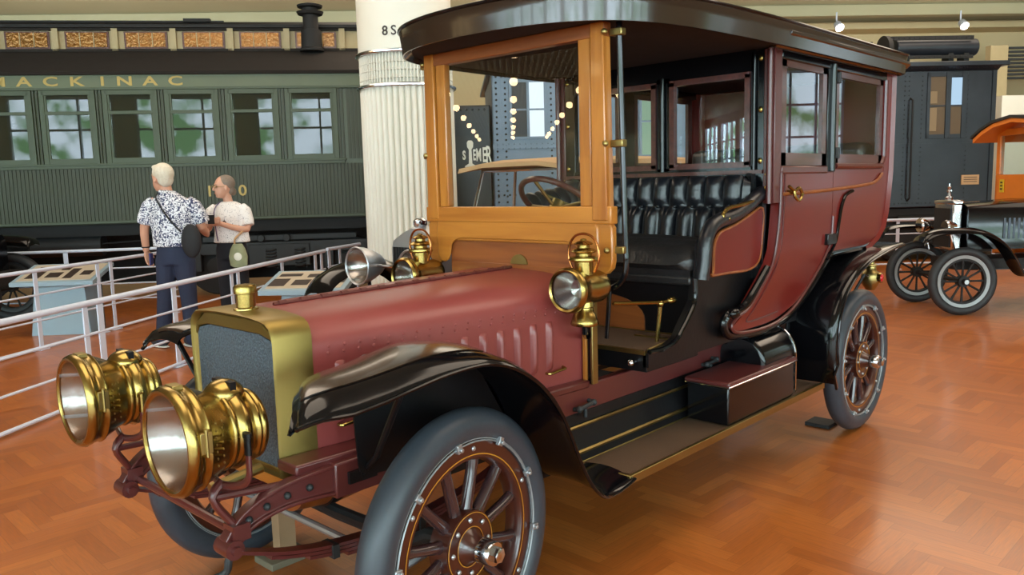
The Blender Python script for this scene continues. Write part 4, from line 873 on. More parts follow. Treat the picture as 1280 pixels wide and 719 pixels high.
# ================================================================== LOCOMOTIVES BEHIND
def rivrow(m, p0, p1, step, r=.015):
    p0 = Vector(p0); p1 = Vector(p1); n = max(1, int((p1-p0).length/step))
    for i in range(n+1): m.sphere(p0.lerp(p1, i/n), r, n=6, m=4)
lo = F('steam_locomotive', 6.014, 5.381, -43)
tag(lo, 'blue-grey riveted steel locomotive cab with black tender seen through the limousine windows', 'locomotive')
f = MB(); f.bb(-.9, .28, 0, 1.6, .95, 2.72); td = f.build('tender', M['tender'], lo, bevel=.02)
f = MB(); f.bb(.30, 4.0, -.06, 2.2, 1.0, 3.14); cb = f.build('cab', M['steelblue'], lo, bevel=.02)
f = MB(); f.bb(.24, 4.1, -.16, 2.9, 3.13, 3.19); f.build('cab_roof', M['steelblue'], lo, bevel=.01)
f = MB()
for u in (.36, .48, 1.10, 1.66, 1.78, 2.2, 2.75, 3.0, 3.5, 3.9): rivrow(f, (u, -.063, 1.1), (u, -.063, 3.08), .075)
for z in (2.13, 2.18, 3.08, 1.5): rivrow(f, (.36, -.063, z), (3.95, -.063, z), .075)
rivrow(f, (-.85, -.003, 2.66), (.2, -.003, 2.66), .08); rivrow(f, (-.85, -.003, 1.05), (.2, -.003, 1.05), .08)
f.build('rivets', M['soot'], lo)
f = MB(); f.bb(.30, 4.0, -.075, -.05, 2.12, 2.19); f.build('seam_strip', M['steelblue'], cb)
M['lit'] = glow('painted_daylight_glow', (.80, .90, 1.0, 1), 1.1); M['dim'] = mat('dim_cab_interior', rgb(50, 54, 60), .6)  # glowing pane stands in for daylight; dark pane has cab shade in its colour
M['litg'] = glow('painted_foliage_glow', (.34, .50, .36, 1), .8)  # pane glows to imitate greenery seen through the cab
def cabwin(par, u0, u1, z0, z1, y, mats_):
    f = MB(); t = .03; n = len(mats_)
    f.bb(u0-t, u1+t, y-.02, y+.02, z0-t, z0); f.bb(u0-t, u1+t, y-.02, y+.02, z1, z1+t); w_ = (u1-u0)/n
    for i in range(n+1): f.bb(u0+i*w_-t*.6, u0+i*w_+t*.6, y-.025, y+.02, z0, z1)
    f.bb(u0, u1, y-.02, y+.02, (z0+z1)/2-.012, (z0+z1)/2+.012)
    fr = f.build('cab_window', M['steelblue'], par)
    for i, m_ in enumerate(mats_):
        g = MB(); g.bb(u0+i*w_+.01, u0+(i+1)*w_-.01, y-.012, y-.006, z0, z1); g.build('pane', m_, fr)
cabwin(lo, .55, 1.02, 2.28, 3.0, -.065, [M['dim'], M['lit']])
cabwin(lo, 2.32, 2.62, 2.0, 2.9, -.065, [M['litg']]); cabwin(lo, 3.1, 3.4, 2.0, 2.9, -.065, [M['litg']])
f = MB(); f.bb(-.9, 4.0, .3, 1.6, .35, 1.0); f.build('underframe', M['soot'], lo)
for q in (-.4, 1.0, 2.4, 3.4):
    f = MB(); f.lathe([(-.05, .40), (0, .46), (.06, .46), (.08, 0)], (q, .25, .46), (0, 1, 0), 28); f.build('rail_wheel', M['soot'], lo)
# tender sign: S, rail-section emblem, then letters growing to the right
sg = empty('tender_sign', (0, 0, 0), 0, lo)
text('letter', 'S', .16, M['white_sign'], sg, face_mat((-.095, -.012, 2.0), (1, 0, 0), (0, 0, 1)), .004, .007, .6)
f = MB(); f.prism([(x*.8-.01, -.006, z) for x, z in ((-.09, 1.885), (.09, 1.885), (.10, 1.905), (.03, 1.94), (.022, 2.13), (.05, 2.16), (.055, 2.22), (.03, 2.25), (-.03, 2.25), (-.055, 2.22), (-.05, 2.16), (-.022, 2.13), (-.03, 1.94), (-.10, 1.905))], (0, -.01, 0)); f.build('rail_emblem', M['white_sign'], sg)
xx = .045
for ch, sz in (('E', .20), ('M', .235), ('E', .275), ('R', .33)):
    text('letter', ch, sz, M['white_sign'], sg, face_mat((xx, -.012, 2.06-sz*.36), (1, 0, 0), (0, 0, 1)), .004, .006, .40); xx += {'M': .078, 'E': .058}.get(ch, .06)

lb = F('diesel_cab', 6.3, 3.0, -43); lb.name = 'locomotive_cab'
tag(lb, 'black riveted steel locomotive cab with an air tank on its roof at the right background', 'locomotive')
Y = 5.0
f = MB(); f.bb(4.6, 7.95, Y, Y+2.8, 1.02, 3.56); f.build('cab_body', M['locoblack'], lb, bevel=.02)
f = MB(); f.bb(4.6, 8.12, Y-.14, Y+2.9, 3.57, 3.66); f.build('cab_roof', M['locoblack'], lb, bevel=.015)
f = MB(); f.loft([[V(u, v, z) for v, z in ((Y-.14, 3.58), (Y-.02, 3.50), (Y, 3.50), (Y, 3.58))] for u in (4.6, 7.97)]); f.build('gutter', M['locoblack'], lb)
f = MB()
for u in (6.22, 6.30, 7.42, 7.90, 5.7, 6.55): rivrow(f, (u, Y-.003, 1.1), (u, Y-.003, 3.5), .085, .011)
for z in (2.22, 2.27, 1.1): rivrow(f, (4.7, Y-.003, z), (7.9, Y-.003, z), .085, .011)
rivrow(f, (4.7, Y-.09, 3.545), (7.9, Y-.09, 3.545), .07, .011); f.build('rivets', M['soot'], lb)
f = MB(); f.bb(4.6, 7.95, Y-.012, Y, 2.20, 2.29); f.bb(7.88, 7.96, Y-.02, Y+.02, 1.02, 3.5); f.build('seam_strip', M['locoblack'], lb)
M['dim2'] = mat('dim_tan_interior', rgb(96, 78, 56), .6); M['lit2'] = glow('far_cab_daylight_glow', (.55, .78, 1.0, 1), .75); M['lit3'] = glow('far_cab_wall_glow', rgb(190, 160, 120), .5)  # panes glow to imitate light beyond the cab; dim pane paints its interior
f = MB(); f.bb(6.64, 6.70, Y-.02, Y, 2.28, 3.48); f.bb(6.99, 7.05, Y-.035, Y, 2.28, 3.48); f.bb(7.30, 7.40, Y-.03, Y, 2.28, 3.48); f.bb(6.64, 7.40, Y-.02, Y, 3.40, 3.48); f.bb(6.64, 7.40, Y-.02, Y, 2.28, 2.36); f.bb(6.7, 7.32, Y-.02, Y, 2.86, 2.89); f.bb(7.05, 7.09, Y-.03, Y, 2.3, 3.45)
cw = f.build('cab_window', M['locoblack'], lb, bevel=.004)
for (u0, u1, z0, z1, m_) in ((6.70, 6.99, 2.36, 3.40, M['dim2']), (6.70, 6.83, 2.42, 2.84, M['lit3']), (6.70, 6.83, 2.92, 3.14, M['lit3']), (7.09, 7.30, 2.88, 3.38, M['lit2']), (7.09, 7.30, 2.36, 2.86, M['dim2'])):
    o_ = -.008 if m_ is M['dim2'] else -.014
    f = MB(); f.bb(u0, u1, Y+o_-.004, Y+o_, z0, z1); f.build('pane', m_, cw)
f = MB(); f.tube([(6.33, Y, 3.02), (6.33, Y-.08, 2.98), (6.33, Y-.08, 1.2), (6.33, Y, 1.15)], .018, 8); f.build('grab_rail', M['soot'], lb)
f = MB(); f.cyl((6.2, Y+.4, 3.98), (7.78, Y+.4, 3.98), .16, n=28); tk = f.build('air_tank', M['locoblack'], lb, bevel=.02)
f = MB(); f.bb(6.05, 7.64, Y+.22, Y+.26, 4.10, 4.17); f.bb(6.05, 7.64, Y+.22, Y+.26, 3.76, 3.82); f.cyl((5.98, Y+.4, 3.95), (6.06, Y+.4, 3.95), .26, n=28); f.cyl((5.6, Y+.4, 3.9), (6.0, Y+.4, 3.9), .05); f.cyl((5.75, Y+.4, 3.8), (5.75, Y+.4, 4.1), .04); f.bb(5.4, 6.0, Y+.3, Y+.5, 3.66, 3.78)
for q in (6.15, 6.35, 7.2, 7.5): f.bb(q, q+.10, Y+.28, Y+.5, 3.64, 3.86)
f.build('tank_mount', M['soot'], tk)
f = MB(); rivrow(f, (6.1, Y+.217, 4.135), (7.6, Y+.217, 4.135), .1, .012); rivrow(f, (6.1, Y+.217, 3.79), (7.6, Y+.217, 3.79), .1, .012); f.build('tank_rivets', M['soot'], tk)
f = MB(); f.bb(7.36, 7.70, Y-.02, Y, 1.42, 1.60); pl = f.build('builder_plate', M['tan'], lb)
f = MB()
for z in (1.55, 1.51, 1.47): f.bb(7.40, 7.66, Y-.024, Y-.018, z, z+.012)
f.build('plate_lines', M['ink'], pl)
f = MB(); f.bb(4.0, 9.5, Y+.3, Y+2.6, .12, 1.0); f.bb(5.9, 8.2, Y+.1, Y+.4, .85, 1.0); f.cyl((6.2, Y+.15, .75), (6.9, Y+.15, .75), .14); f.build('underframe', M['soot'], lb)
for q in (6.3, 7.5, 8.7):
    f = MB(); f.lathe([(-.05, .40), (0, .46), (.06, .46), (.08, 0)], (q, Y+.25, .46), (0, 1, 0), 28); f.build('rail_wheel', M['soot'], lb)

# ================================================================== COLUMN
CC = V(4.75, 5.16, 0); CR = .565
f = MB(); f.lathe([(0, CR), (HZ, CR)], CC, (0, 0, 1), 64) if False else f.lathe([(3.20, CR), (HZ, CR)], CC, (0, 0, 1), 64)
colo = struct(f.build('column', M['column'], None)); colo['label'] = 'cream round hall column with fluted shaft and steel-ringed band'
f = MB(); ring = []
NF = 46
for z in (0, 2.80):
    r_ = []
    for k in range(NF):
        for q in range(5):
            a = 2*PI*(k+(q/5))/NF; rr = CR-.045+.045*math.sin(PI*q/5)**.6 if q else CR-.05; r_.append(CC+V(math.cos(a)*rr, math.sin(a)*rr, z))
    ring.append(r_)
f.loft(ring); f.build('fluted_shaft', M['column'], colo, ang=50)
f = MB(); f.lathe([(2.80, CR-.05), (3.20, CR-.05)], CC, (0, 0, 1), 64)
for k in range(84):
    a = 2*PI*k/84; p = CC+V(math.cos(a)*(CR-.015), math.sin(a)*(CR-.015), 0); f.cyl(p+V(0, 0, 2.84), p+V(0, 0, 3.18), .010, n=6)
for z in (2.90, 2.99, 3.08): f.lathe([(z-.004, CR-.01), (z, CR-.002), (z+.004, CR-.01)], CC, (0, 0, 1), 64)
f.build('capital_band', M['column'], colo)
for z in (2.82, 3.20):
    f = MB(); f.tube([CC+V(math.cos(2*PI*k/64), math.sin(2*PI*k/64), 0)*(CR+.015)+V(0, 0, z) for k in range(64)], .022, 10, closed=True); f.build('steel_ring', M['chrome'], colo)
d_ = (V(CAM.x, CAM.y, 0)-CC).normalized(); rot_ = Matrix.Rotation(math.radians(-13), 3, 'Z'); dd = rot_ @ d_
cc_ = V(-dd.y, dd.x, 0)
for ch, ang in (('8', -30), ('S', -19.5)):
    dd = Matrix.Rotation(math.radians(ang+7), 3, 'Z') @ d_; cr_ = V(-dd.y, dd.x, 0)
    text('section_lettering', ch, .15, M['ink'], colo, face_mat(CC+dd*(CR+.004)+V(0, 0, 3.37), cr_, (0, 0, 1)), .003, .002)

# ================================================================== SECOND CAR WITH SILVER RADIATOR
def road_wheel(par, loc, R, rz=0, spokes=10, ringm='steel', sidey=-1, sp='felloe', tw=.055):
    w_ = empty('wheel', loc, rz, par)
    f = MB(); f.lathe([(math.sin(2*PI*k/14)*tw, R-tw+math.cos(2*PI*k/14)*tw) for k in range(14)], (0, 0, 0), (0, 1, 0), 48, closed=True); f.build('tyre', M['tyre_b'], w_)
    f = MB(); r1 = R-2*tw; f.lathe([(-.03, r1-.03), (-.036, r1+.008), (.036, r1+.008), (.03, r1-.03)], (0, 0, 0), (0, 1, 0), 48, closed=True); f.build('rim', M[ringm], w_)
    f = MB(); f.lathe([(-.028, r1-.055), (-.028, r1-.02), (.028, r1-.02), (.028, r1-.055)], (0, 0, 0), (0, 1, 0), 48, closed=True); f.build('felloe', M[sp], w_)
    f = MB(); f.lathe([(0, .014), (.5*r1, .012), (r1-.04, .015)], (0, 0, 0), (1, 0, 0), 8); s0 = None
    for k in range(spokes):
        if k == 0: s0 = f.build('spoke', M[sp], w_); c = s0
        else: c = s0.copy(); C.objects.link(c); c.parent = w_
        c.rotation_euler = (0, 2*PI*k/spokes, 0)
    f = MB(); f.cyl((0, -.045, 0), (0, .045, 0), .065, n=20); f.cyl((0, -.09, 0), (0, .09, 0), .032, n=14); f.build('hub', M[sp], w_)
    f = MB(); f.cyl((0, sidey*.088, 0), (0, sidey*.098, 0), .026, n=14); f.build('hub_cap', M['steel'], w_)
    return w_
c2 = empty('silver_radiator_car', (2.10, 1.90, 0)); c2.name = 'vintage_car'
tag(c2, 'vintage black car with silver radiator and bullet headlamps behind the limousine', 'car')
def rsec(x, hw, zb, zt, k=1): 
    a = [(hw, zb), (hw, zt-.16), (hw*.93, zt-.10), (hw*.55, zt-.045), (hw*.12, zt)]; a = a+[(-p, q) for p, q in reversed(a)]; return [V(x, p, q) for p, q in a]
f = MB(); f.loft([rsec(-.06, .27, .68, 1.345), rsec(.06, .275, .68, 1.35)]); r_o = f.build('radiator', M['steel'], c2, bevel=.01)
f = MB(); f.prism([(-.064, -.235, .74), (-.064, .235, .74), (-.064, .235, 1.20), (-.064, -.235, 1.20)], (-.006, 0, 0)); f.build('radiator_core', M['soot'], r_o)
f = MB()
for k in range(15): f.bb(-.08, -.068, -.225+k*.032-.004, -.225+k*.032+.004, .74, 1.20)
f.build('shutter', M['iron'], r_o)
f = MB(); f.lathe([(0, .04), (.02, .05), (.05, .05), (.065, .03), (.07, 0)], (0, 0, 1.345), (0, 0, 1), 20); f.build('filler_cap', M['chrome'], r_o)
for s in (-1, 1):
    c = V(-.36, s*.30, 1.08)
    f = MB(); f.lathe([(.004, .128), (-.006, .136), (.0, .142), (.02, .138), (.06, .132), (.12, .112), (.19, .078), (.24, .035), (.25, 0)], c, (1, 0, 0), 40, caps=False); h_ = f.build('headlamp', M['steel'], c2, ang=50)
    f = MB(); f.lathe([(.01, .130), (.04, .116), (.09, .07), (.11, 0)], c, (1, 0, 0), 40, caps=False); f.build('reflector', M['reflector'], h_, flip=False)
    f = MB(); f.lathe([(.0, 0), (0, .13), (.004, .13), (.004, 0)], c, (1, 0, 0), 40, caps=False); f.build('lens', M['lens'], h_)
    f = MB(); f.tube([c+V(.10, 0, -.10), c+V(.12, 0, -.30), c+V(.2, -s*.05, -.45)], .015, 8); f.build('lamp_post', M['black'], h_)
    grid = []
    for x, z in spline([V(-.52, .86, 0), V(-.46, .96, 0), V(-.30, 1.04, 0), (-.05, 1.08, 0), V(.2, 1.03, 0), V(.42, .86, 0), V(.60, .62, 0), V(.75, .48, 0), V(1.0, .45, 0)], 4) and [(p.x, p.y) for p in spline([V(-.52, .86, 0), V(-.46, .96, 0), V(-.30, 1.04, 0), V(-.05, 1.08, 0), V(.2, 1.03, 0), V(.42, .86, 0), V(.60, .62, 0), V(.75, .48, 0), V(1.0, .45, 0)], 4)]:
        grid.append([V(x, s*y, z+dz) for y, dz in ((.46, -.04), (.52, 0), (.60, .02), (.68, .015), (.75, -.01), (.78, -.04), (.79, -.09))])
    f = MB(); f.sheet(grid, .008*s); f.build('front_fender', M['black'], c2, ang=60)
    grid = [[V(3.0+.46*math.cos(a), s*y, .42+.46*math.sin(a)) for y in (.5, .6, .75)] for a in [PI*k/14 for k in range(15)]]
    f = MB(); f.sheet(grid, .008); f.build('rear_fender', M['black'], c2)
    f = MB(); f.bb(.9, 2.6, s*.48, s*.76, .40, .44); f.build('running_board', M['black'], c2)
for x in (.0, 3.0):
    for s in (-1, 1): road_wheel(c2, (x, s*.66, .42), .42, 0, 10, 'steel', s)
f = MB(); f.tube([(-.26, -.30, 1.08), (-.26, .30, 1.08)], .012, 8); f.build('lamp_bar', M['chrome'], c2)
f = MB(); f.loft([rsec(.06, .26, .72, 1.32), rsec(.85, .36, .72, 1.36)]); f.build('bonnet', M['black'], c2, ang=30)
f = MB(); f.loft([[V(x, y, z) for y, z in ((-w_, .6), (-w_, zt-.08), (-w_*.8, zt), (w_*.8, zt), (w_, zt-.08), (w_, .6))] for x, w_, zt in ((.85, .37, 1.36), (1.1, .50, 1.38), (1.3, .56, 1.30), (2.4, .60, 1.30), (3.3, .60, 1.36), (3.5, .5, 1.2))]); f.build('body', M['black'], c2, ang=30)
f = MB(); f.bb(-.1, 3.2, -.3, .3, .48, .66); f.cyl((0, -.6, .42), (0, .6, .42), .03); f.cyl((3, -.6, .42), (3, .6, .42), .04); f.build('chassis', M['soot'], c2)
f = MB(); f.tube([(1.02, -.52, 1.33), (1.18, -.52, 1.76), (1.18, .52, 1.76), (1.02, .52, 1.33)], .018, 8); f.tube([(1.02, -.52, 1.36), (1.02, .52, 1.36)], .012, 8); wsf = f.build('windshield_frame', M['chrome'], c2)
f = MB(); f.vf([V(1.03, -.5, 1.37), V(1.03, .5, 1.37), V(1.18, .5, 1.75), V(1.18, -.5, 1.75), V(1.036, -.5, 1.37), V(1.036, .5, 1.37), V(1.186, .5, 1.75), V(1.186, -.5, 1.75)], [(0, 1, 2, 3), (7, 6, 5, 4), (0, 4, 5, 1), (1, 5, 6, 2), (2, 6, 7, 3), (3, 7, 4, 0)]); f.build('windshield_glass', M['glass'], wsf)
f = MB(); f.loft([[V(x, y, z+h) for y, z in ((-.60, -.04), (-.58, .0), (-.3, .035), (.3, .035), (.58, 0), (.60, -.04), (.3, 0), (-.3, 0))] for x, h in ((.95, 1.78), (1.2, 1.81), (2.2, 1.83), (3.2, 1.82), (3.45, 1.74))]); f.build('canvas_top', M['tan'], c2, ang=40)
for x in (1.6, 3.3):
    for s in (-1, 1):
        f = MB(); f.tube([(x, s*.57, 1.30), (x+.05, s*.57, 1.78)], .014, 8); f.build('top_bow', M['wood_d'], c2)

# ================================================================== ORANGE TRUCK AT RIGHT
tk_ = empty('antique_truck', (8.535, -.07, 0), math.atan2(-.73, .68))
tag(tk_, 'small antique truck with black bonnet and orange wooden cab at the right edge', 'truck')
for x in (0, 2.55):
    for y in (0, 1.05): road_wheel(tk_, (x, y, .395), .395, 0, 12, 'greyring', -1 if y == 0 else 1, 'soot', .05)
f = MB(); f.bb(-.32, -.20, .50, .92, .72, 1.28); f.bb(-.325, -.195, .48, .94, 1.26, 1.32); r_o = f.build('radiator', M['chrome'], tk_, bevel=.02)
f = MB(); f.bb(-.335, -.32, .53, .89, .76, 1.22); f.build('radiator_core', M['soot'], r_o)
f = MB(); f.lathe([(0, .04), (.03, .045), (.04, .02), (.08, .014), (.10, .03), (.115, .014), (.15, .022), (.16, .01), (.19, .008)], (-.26, .71, 1.32), (0, 0, 1), 16); f.bb(-.265, -.255, .66, .76, 1.42, 1.435); f.build('cap_ornament', M['chrome'], r_o)
def hs2(x, hw, zt): 
    a = [(hw, .74), (hw, zt-.10), (hw*.9, zt-.03), (hw*.6, zt)]; a = a+[(-p, q) for p, q in reversed(a)]; return [V(x, .71+p, q) for p, q in a]
f = MB(); f.loft([hs2(-.18, .30, 1.27), hs2(.58, .36, 1.31), hs2(.70, .46, 1.31)]); b_o = f.build('bonnet', M['black'], tk_, ang=30)
f = MB()
for k in range(6): f.loft([[V(.22+k*.055+dx, .71-.30-.03*(.22+k*.055+.18)-.012*m_-.028, z) for dx, m_ in ((-.012, 0), (0, 1), (.012, 0))] for z in (.86, .90, 1.08, 1.10)])
f.build('louvres', M['steelblue'], b_o)
for y0, s in ((0.0, -1), (1.05, 1)):
    sp = spline([V(-.52, .86, 0), V(-.46, .94, 0), V(-.30, .99, 0), V(-.02, 1.0, 0), V(.18, .97, 0), V(.37, .87, 0), V(.52, .70, 0), V(.62, .53, 0), V(.72, .44, 0), V(.86, .43, 0)], 4)
    grid = [[V(p.x, y0+s*y, p.y+dz) for y, dz in ((-.14, -.01), (-.08, .01), (0, .02), (.08, .01), (.13, -.01), (.14, -.05))] for p in sp]
    f = MB(); f.sheet(grid, .006*s); f.build('front_fender', M['black'], tk_, ang=60)
    f = MB(); f.bb(.85, 2.2, y0-.14, y0+.14, .41, .44); f.build('running_board', M['black'], tk_)
    sp = [V(2.55+.46*math.cos(a), .42+.46*math.sin(a), 0) for a in [PI*k/14 for k in range(15)]]
    grid = [[V(p.x, y0+y, p.y) for y in (-.13, 0, .13)] for p in sp]; f = MB(); f.sheet(grid, .006); f.build('rear_fender', M['black'], tk_)
    c = V(-.46, .71+(-.30 if y0 == 0 else .30), 1.0)
    f = MB(); f.lathe([(0, .085), (.02, .095), (.05, .09), (.12, .06), (.15, 0)], c, (1, 0, 0), 24); f.tube([c+V(.08, 0, -.08), c+V(.14, 0, -.3)], .012, 6); f.build('headlamp', M['chrome'], tk_)
f = MB(); f.bb(-.3, 3.4, .42, 1.0, .50, .62); f.cyl((-.35, .185, .395), (-.35, 1.235, .395), .025); f.cyl((2.2, .185, .395), (2.2, 1.235, .395), .035); f.build('chassis', M['soot'], tk_)
f = MB()
f.bb(.66, .72, .08, 1.34, 1.20, 1.60); f.bb(.66, .72, .08, .15, 1.6, 2.16); f.bb(.66, .72, 1.27, 1.34, 1.6, 2.16); f.bb(.66, .72, .08, 1.34, 2.08, 2.16); f.bb(.655, .725, .68, .74, 1.6, 2.1)
f.bb(.66, 3.3, .08, .13, .60, 1.55); f.bb(.66, 3.3, 1.29, 1.34, .60, 1.55); f.bb(3.25, 3.3, .08, 1.34, .6, 2.1); f.bb(.66, .72, .08, .5, .62, 1.2); f.bb(.66, .72, .95, 1.34, .62, 1.2)
for u in (1.5, 2.3, 3.22): f.bb(u, u+.07, .08, .14, 1.5, 2.12); f.bb(u, u+.07, 1.28, 1.34, 1.5, 2.12)
cbo = f.build('wooden_cab', M['orange'], tk_, bevel=.006)
f = MB(); f.bb(.68, .69, .15, .68, 1.6, 2.08); f.bb(.68, .69, .74, 1.27, 1.6, 2.08); f.build('cab_glass', M['trainglass'], cbo)
f = MB(); f.bb(.644, .656, 1.14, 1.22, 1.38, 1.54); yp = f.build('number_plate', mat('yellow_plate', rgb(214, 180, 40), .5), cbo)
f = MB()
for z in (1.42, 1.46, 1.50): f.bb(.640, .645, 1.16, 1.20, z-.008, z+.012)
f.build('plate_digits', M['ink'], yp)
arch = [(-.08, 2.06), (.10, 2.15), (.35, 2.23), (.71, 2.27), (1.07, 2.23), (1.32, 2.15), (1.50, 2.06)]
f = MB(); f.loft([[V(x, y, z) for y, z in arch]+[V(x, y, z-.05) for y, z in reversed(arch)] for x in (.44, .7, 3.4)]); f.build('roof_frame', M['orange'], tk_)
f = MB(); f.loft([[V(x, y*1.03-.02, z+.035) for y, z in arch]+[V(x, y*1.03-.02, z+.002) for y, z in reversed(arch)] for x in (.42, .7, 3.42)]); f.build('roof_cover', M['iron'], tk_)
for ch in tk_.children:
    if ch.name.split('.')[0] in ('radiator', 'bonnet', 'headlamp', 'chassis', 'wooden_cab', 'roof_frame', 'roof_cover'): ch.location = (.35, -.185, 0)

# ================================================================== DARK CAR AT THE LEFT EDGE
c3 = empty('touring_car', (.74, 8.80, 0), math.radians(-43)); c3.name = 'black_touring_car'
tag(c3, 'black antique car with a large tyre and fender cut off by the left edge', 'car')
for x in (0, -2.9):
    for y in (0, 1.12): road_wheel(c3, (x, y, .46), .46, 0, 10, 'iron', -1 if y == 0 else 1, 'soot', .065)
for y0 in (0, 1.12):
    sp = spline([V(.34, 1.0, 0), V(.30, 1.08, 0), V(.12, 1.12, 0), V(-.15, 1.12, 0), V(-.42, 1.0, 0), V(-.62, .72, 0), V(-.85, .48, 0), V(-1.1, .46, 0)], 4)
    f = MB(); f.sheet([[V(p.x, y0+y, p.y+dz) for y, dz in ((-.15, -.05), (-.13, 0), (0, .02), (.13, 0))] for p in sp], .008); f.build('front_fender', M['black'], c3, ang=60)
f = MB(); f.bb(-3.6, .3, .3, .82, .55, .72); f.cyl((0, 0, .46), (0, 1.12, .46), .03); f.cyl((-2.9, 0, .46), (-2.9, 1.12, .46), .03); f.build('chassis', M['soot'], c3)
f = MB(); f.loft([[V(x, .56+p*.9, z) for p, z in ((-w_, .7), (-w_, zt-.1), (-w_*.7, zt), (w_*.7, zt), (w_, zt-.1), (w_, .7))] for x, w_, zt in ((.15, .28, 1.18), (-.9, .36, 1.22), (-1.2, .55, 1.3), (-3.3, .58, 1.3))]); f.build('body', M['black'], c3, ang=30)
f = MB(); f.tube(spline([(.0, .0, 1.12), (.16, -.02, 1.18), (.30, -.02, 1.14), (.36, -.02, 1.02)], 4), [.03]*13, 8); f.build('horn', M['black'], c3)

# ================================================================== RAILINGS
def railing(name, pts, posts, zs, r_top, label, pw=.055, foot=True):
    t = empty(name, (pts[0][0], pts[0][1], 0)); o0 = V(pts[0][0], pts[0][1], 0)
    tag(t, label, 'railing', 'white barrier railings')
    P = [V(x, y, 0)-o0 for x, y in pts]
    f = MB(); f.tube([p+V(0, 0, zs[0]) for p in P], r_top, 12); f.build('handrail', M['white_rail'], t)
    for z in zs[1:]:
        f = MB(); f.tube([p+V(0, 0, z) for p in P], .011 if z > .1 else .016, 8); f.build('cross_wire', M['white_rail'], t)
    for x, y, pw_ in posts:
        d = (P[1]-P[0]).normalized(); R = Matrix.Rotation(math.atan2(d.y, d.x), 3, 'Z')
        f = MB(); f.box(V(x, y, (zs[0]-.01)/2)-o0, (pw_, .012, zs[0]-.01), R)
        if foot: f.box(V(x, y, .008)-o0, (.14, .09, .012), R)
        f.build('post', M['white_rail'], t, bevel=.002)
    return t
L1 = lambda x: 3.80+.69*x
xs1 = [(-2.2, .06), (-1.0, .06), (.55, .055), (.70, .07), (1.58, .07), (2.5, .06), (2.62, .06), (3.55, .07), (4.42, .08), (4.60, .07)]
railing('railing', [(-3.0, L1(-3.0)), (4.7, L1(4.7))], [(x, L1(x), w_) for x, w_ in xs1], [.79, .54, .28, .03], .025, 'nearest white metal railing running just behind the limousine, with thick handrail')
railing('railing', [(4.8, 7.12), (5.7, 7.58)], [(4.84, 7.14, .07), (5.12, 7.28, .06), (5.6, 7.53, .06)], [.80, .55, .28, .03], .025, 'short white railing section that ends against the fluted column')
L2 = lambda x: 6.31+.66*x
railing('railing', [(-2.0, L2(-2.0)), (3.2, L2(3.2))], [(x, L2(x), .055) for x in (-1.0, 1.03, 1.86, 2.06, 3.1)], [.86, .60, .32, .03], .022, 'middle white railing passing in front of the grey kiosk and behind the man')
e1t = V(math.cos(math.radians(-38.6)), math.sin(math.radians(-38.6)), 0); e2t = V(-e1t.y, e1t.x, 0); T0 = V(1.85, 11.21, 0)
def tp(u, v): p = T0+e1t*u+e2t*v; return (p.x, p.y)
railing('railing', [tp(-6, -1.0), tp(2.9, -1.0)], [(*tp(u, -1.0), .06) for u in (-4.5, -2.6, -.6, 1.25, 2.8)], [.88, .62, .40, .18], .022, 'farthest white railing directly in front of the green rail car')
B0_ = V(6.3, 3.0, 0)
def lp(u, v): p = B0_+E1*u+E2*v; return (p.x, p.y)
railing('railing', [lp(3.8, 3.9), lp(9.2, 3.9)], [(*lp(u, 3.9), .06) for u in (4.2, 5.55, 7.3, 8.8)], [.86, .62, .38, .10], .026, 'white railing in front of the black locomotive cab behind the orange truck')

# ================================================================== INFORMATION KIOSKS
def kiosk(loc, deg, label, w_=.95, d_=.62, zf=.64, zb=.80):
    t = empty('information_stand', loc, math.radians(deg)); tag(t, label, 'display stand', 'grey-blue exhibit information stands')
    f = MB(); f.loft([[V(-w_*.36, -.17, 0), V(w_*.36, -.17, 0), V(w_*.36, .22, 0), V(-w_*.36, .22, 0)], [V(-w_*.30, -.12, zf-.02), V(w_*.30, -.12, zf-.02), V(w_*.30, .2, zb-.03), V(-w_*.30, .2, zb-.03)]]); b = f.build('pedestal', M['kiosk'], t)
    f = MB(); f.bb(-w_*.35, w_*.35, .222, .26, 0, zb-.06); f.build('back_plate', M['kiosk_d'], t)
    sl = (zb-zf)/d_; f = MB(); f.loft([[V(x, -d_/2, zf-.035), V(x, d_/2, zb-.035), V(x, d_/2, zb+.012), V(x, -d_/2, zf+.012)] for x in (-w_/2, w_/2)]); tp_ = f.build('sloped_top', M['kiosk'], t, bevel=.003)
    f = MB(); f.loft([[V(x, -d_/2+.05, zf+.012+sl*.05), V(x, d_/2-.04, zb+.012-sl*.04), V(x, d_/2-.04, zb+.016-sl*.04), V(x, -d_/2+.05, zf+.016+sl*.05)] for x in (-w_/2+.05, w_/2-.05)]); pp = f.build('printed_panel', M['panelpr'], tp_)
    f = MB()
    for x0, x1, a, b_ in ((-.36, -.20, .12, .34), (-.14, .02, .14, .30), (.08, .18, .1, .42), (-.34, -.12, .42, .5), (-.05, .05, .38, .48), (.24, .36, .2, .34)):
        ya, yb = -d_/2+a, -d_/2+b_; f.loft([[V(x, ya, zf+.017+sl*a), V(x, yb, zf+.017+sl*b_), V(x, yb, zf+.0195+sl*b_), V(x, ya, zf+.0195+sl*a)] for x in (x0, x1)])
    f.build('printed_pictures', M['ink'], pp)
kiosk((1.62, 7.98, 0), -43, 'grey-blue information stand with sloped printed top left of the standing man')
kiosk((2.60, 4.16, 0), -50, 'grey-blue information stand behind the limousine bonnet, right of the woman', w_=.82, zf=.70, zb=.82)

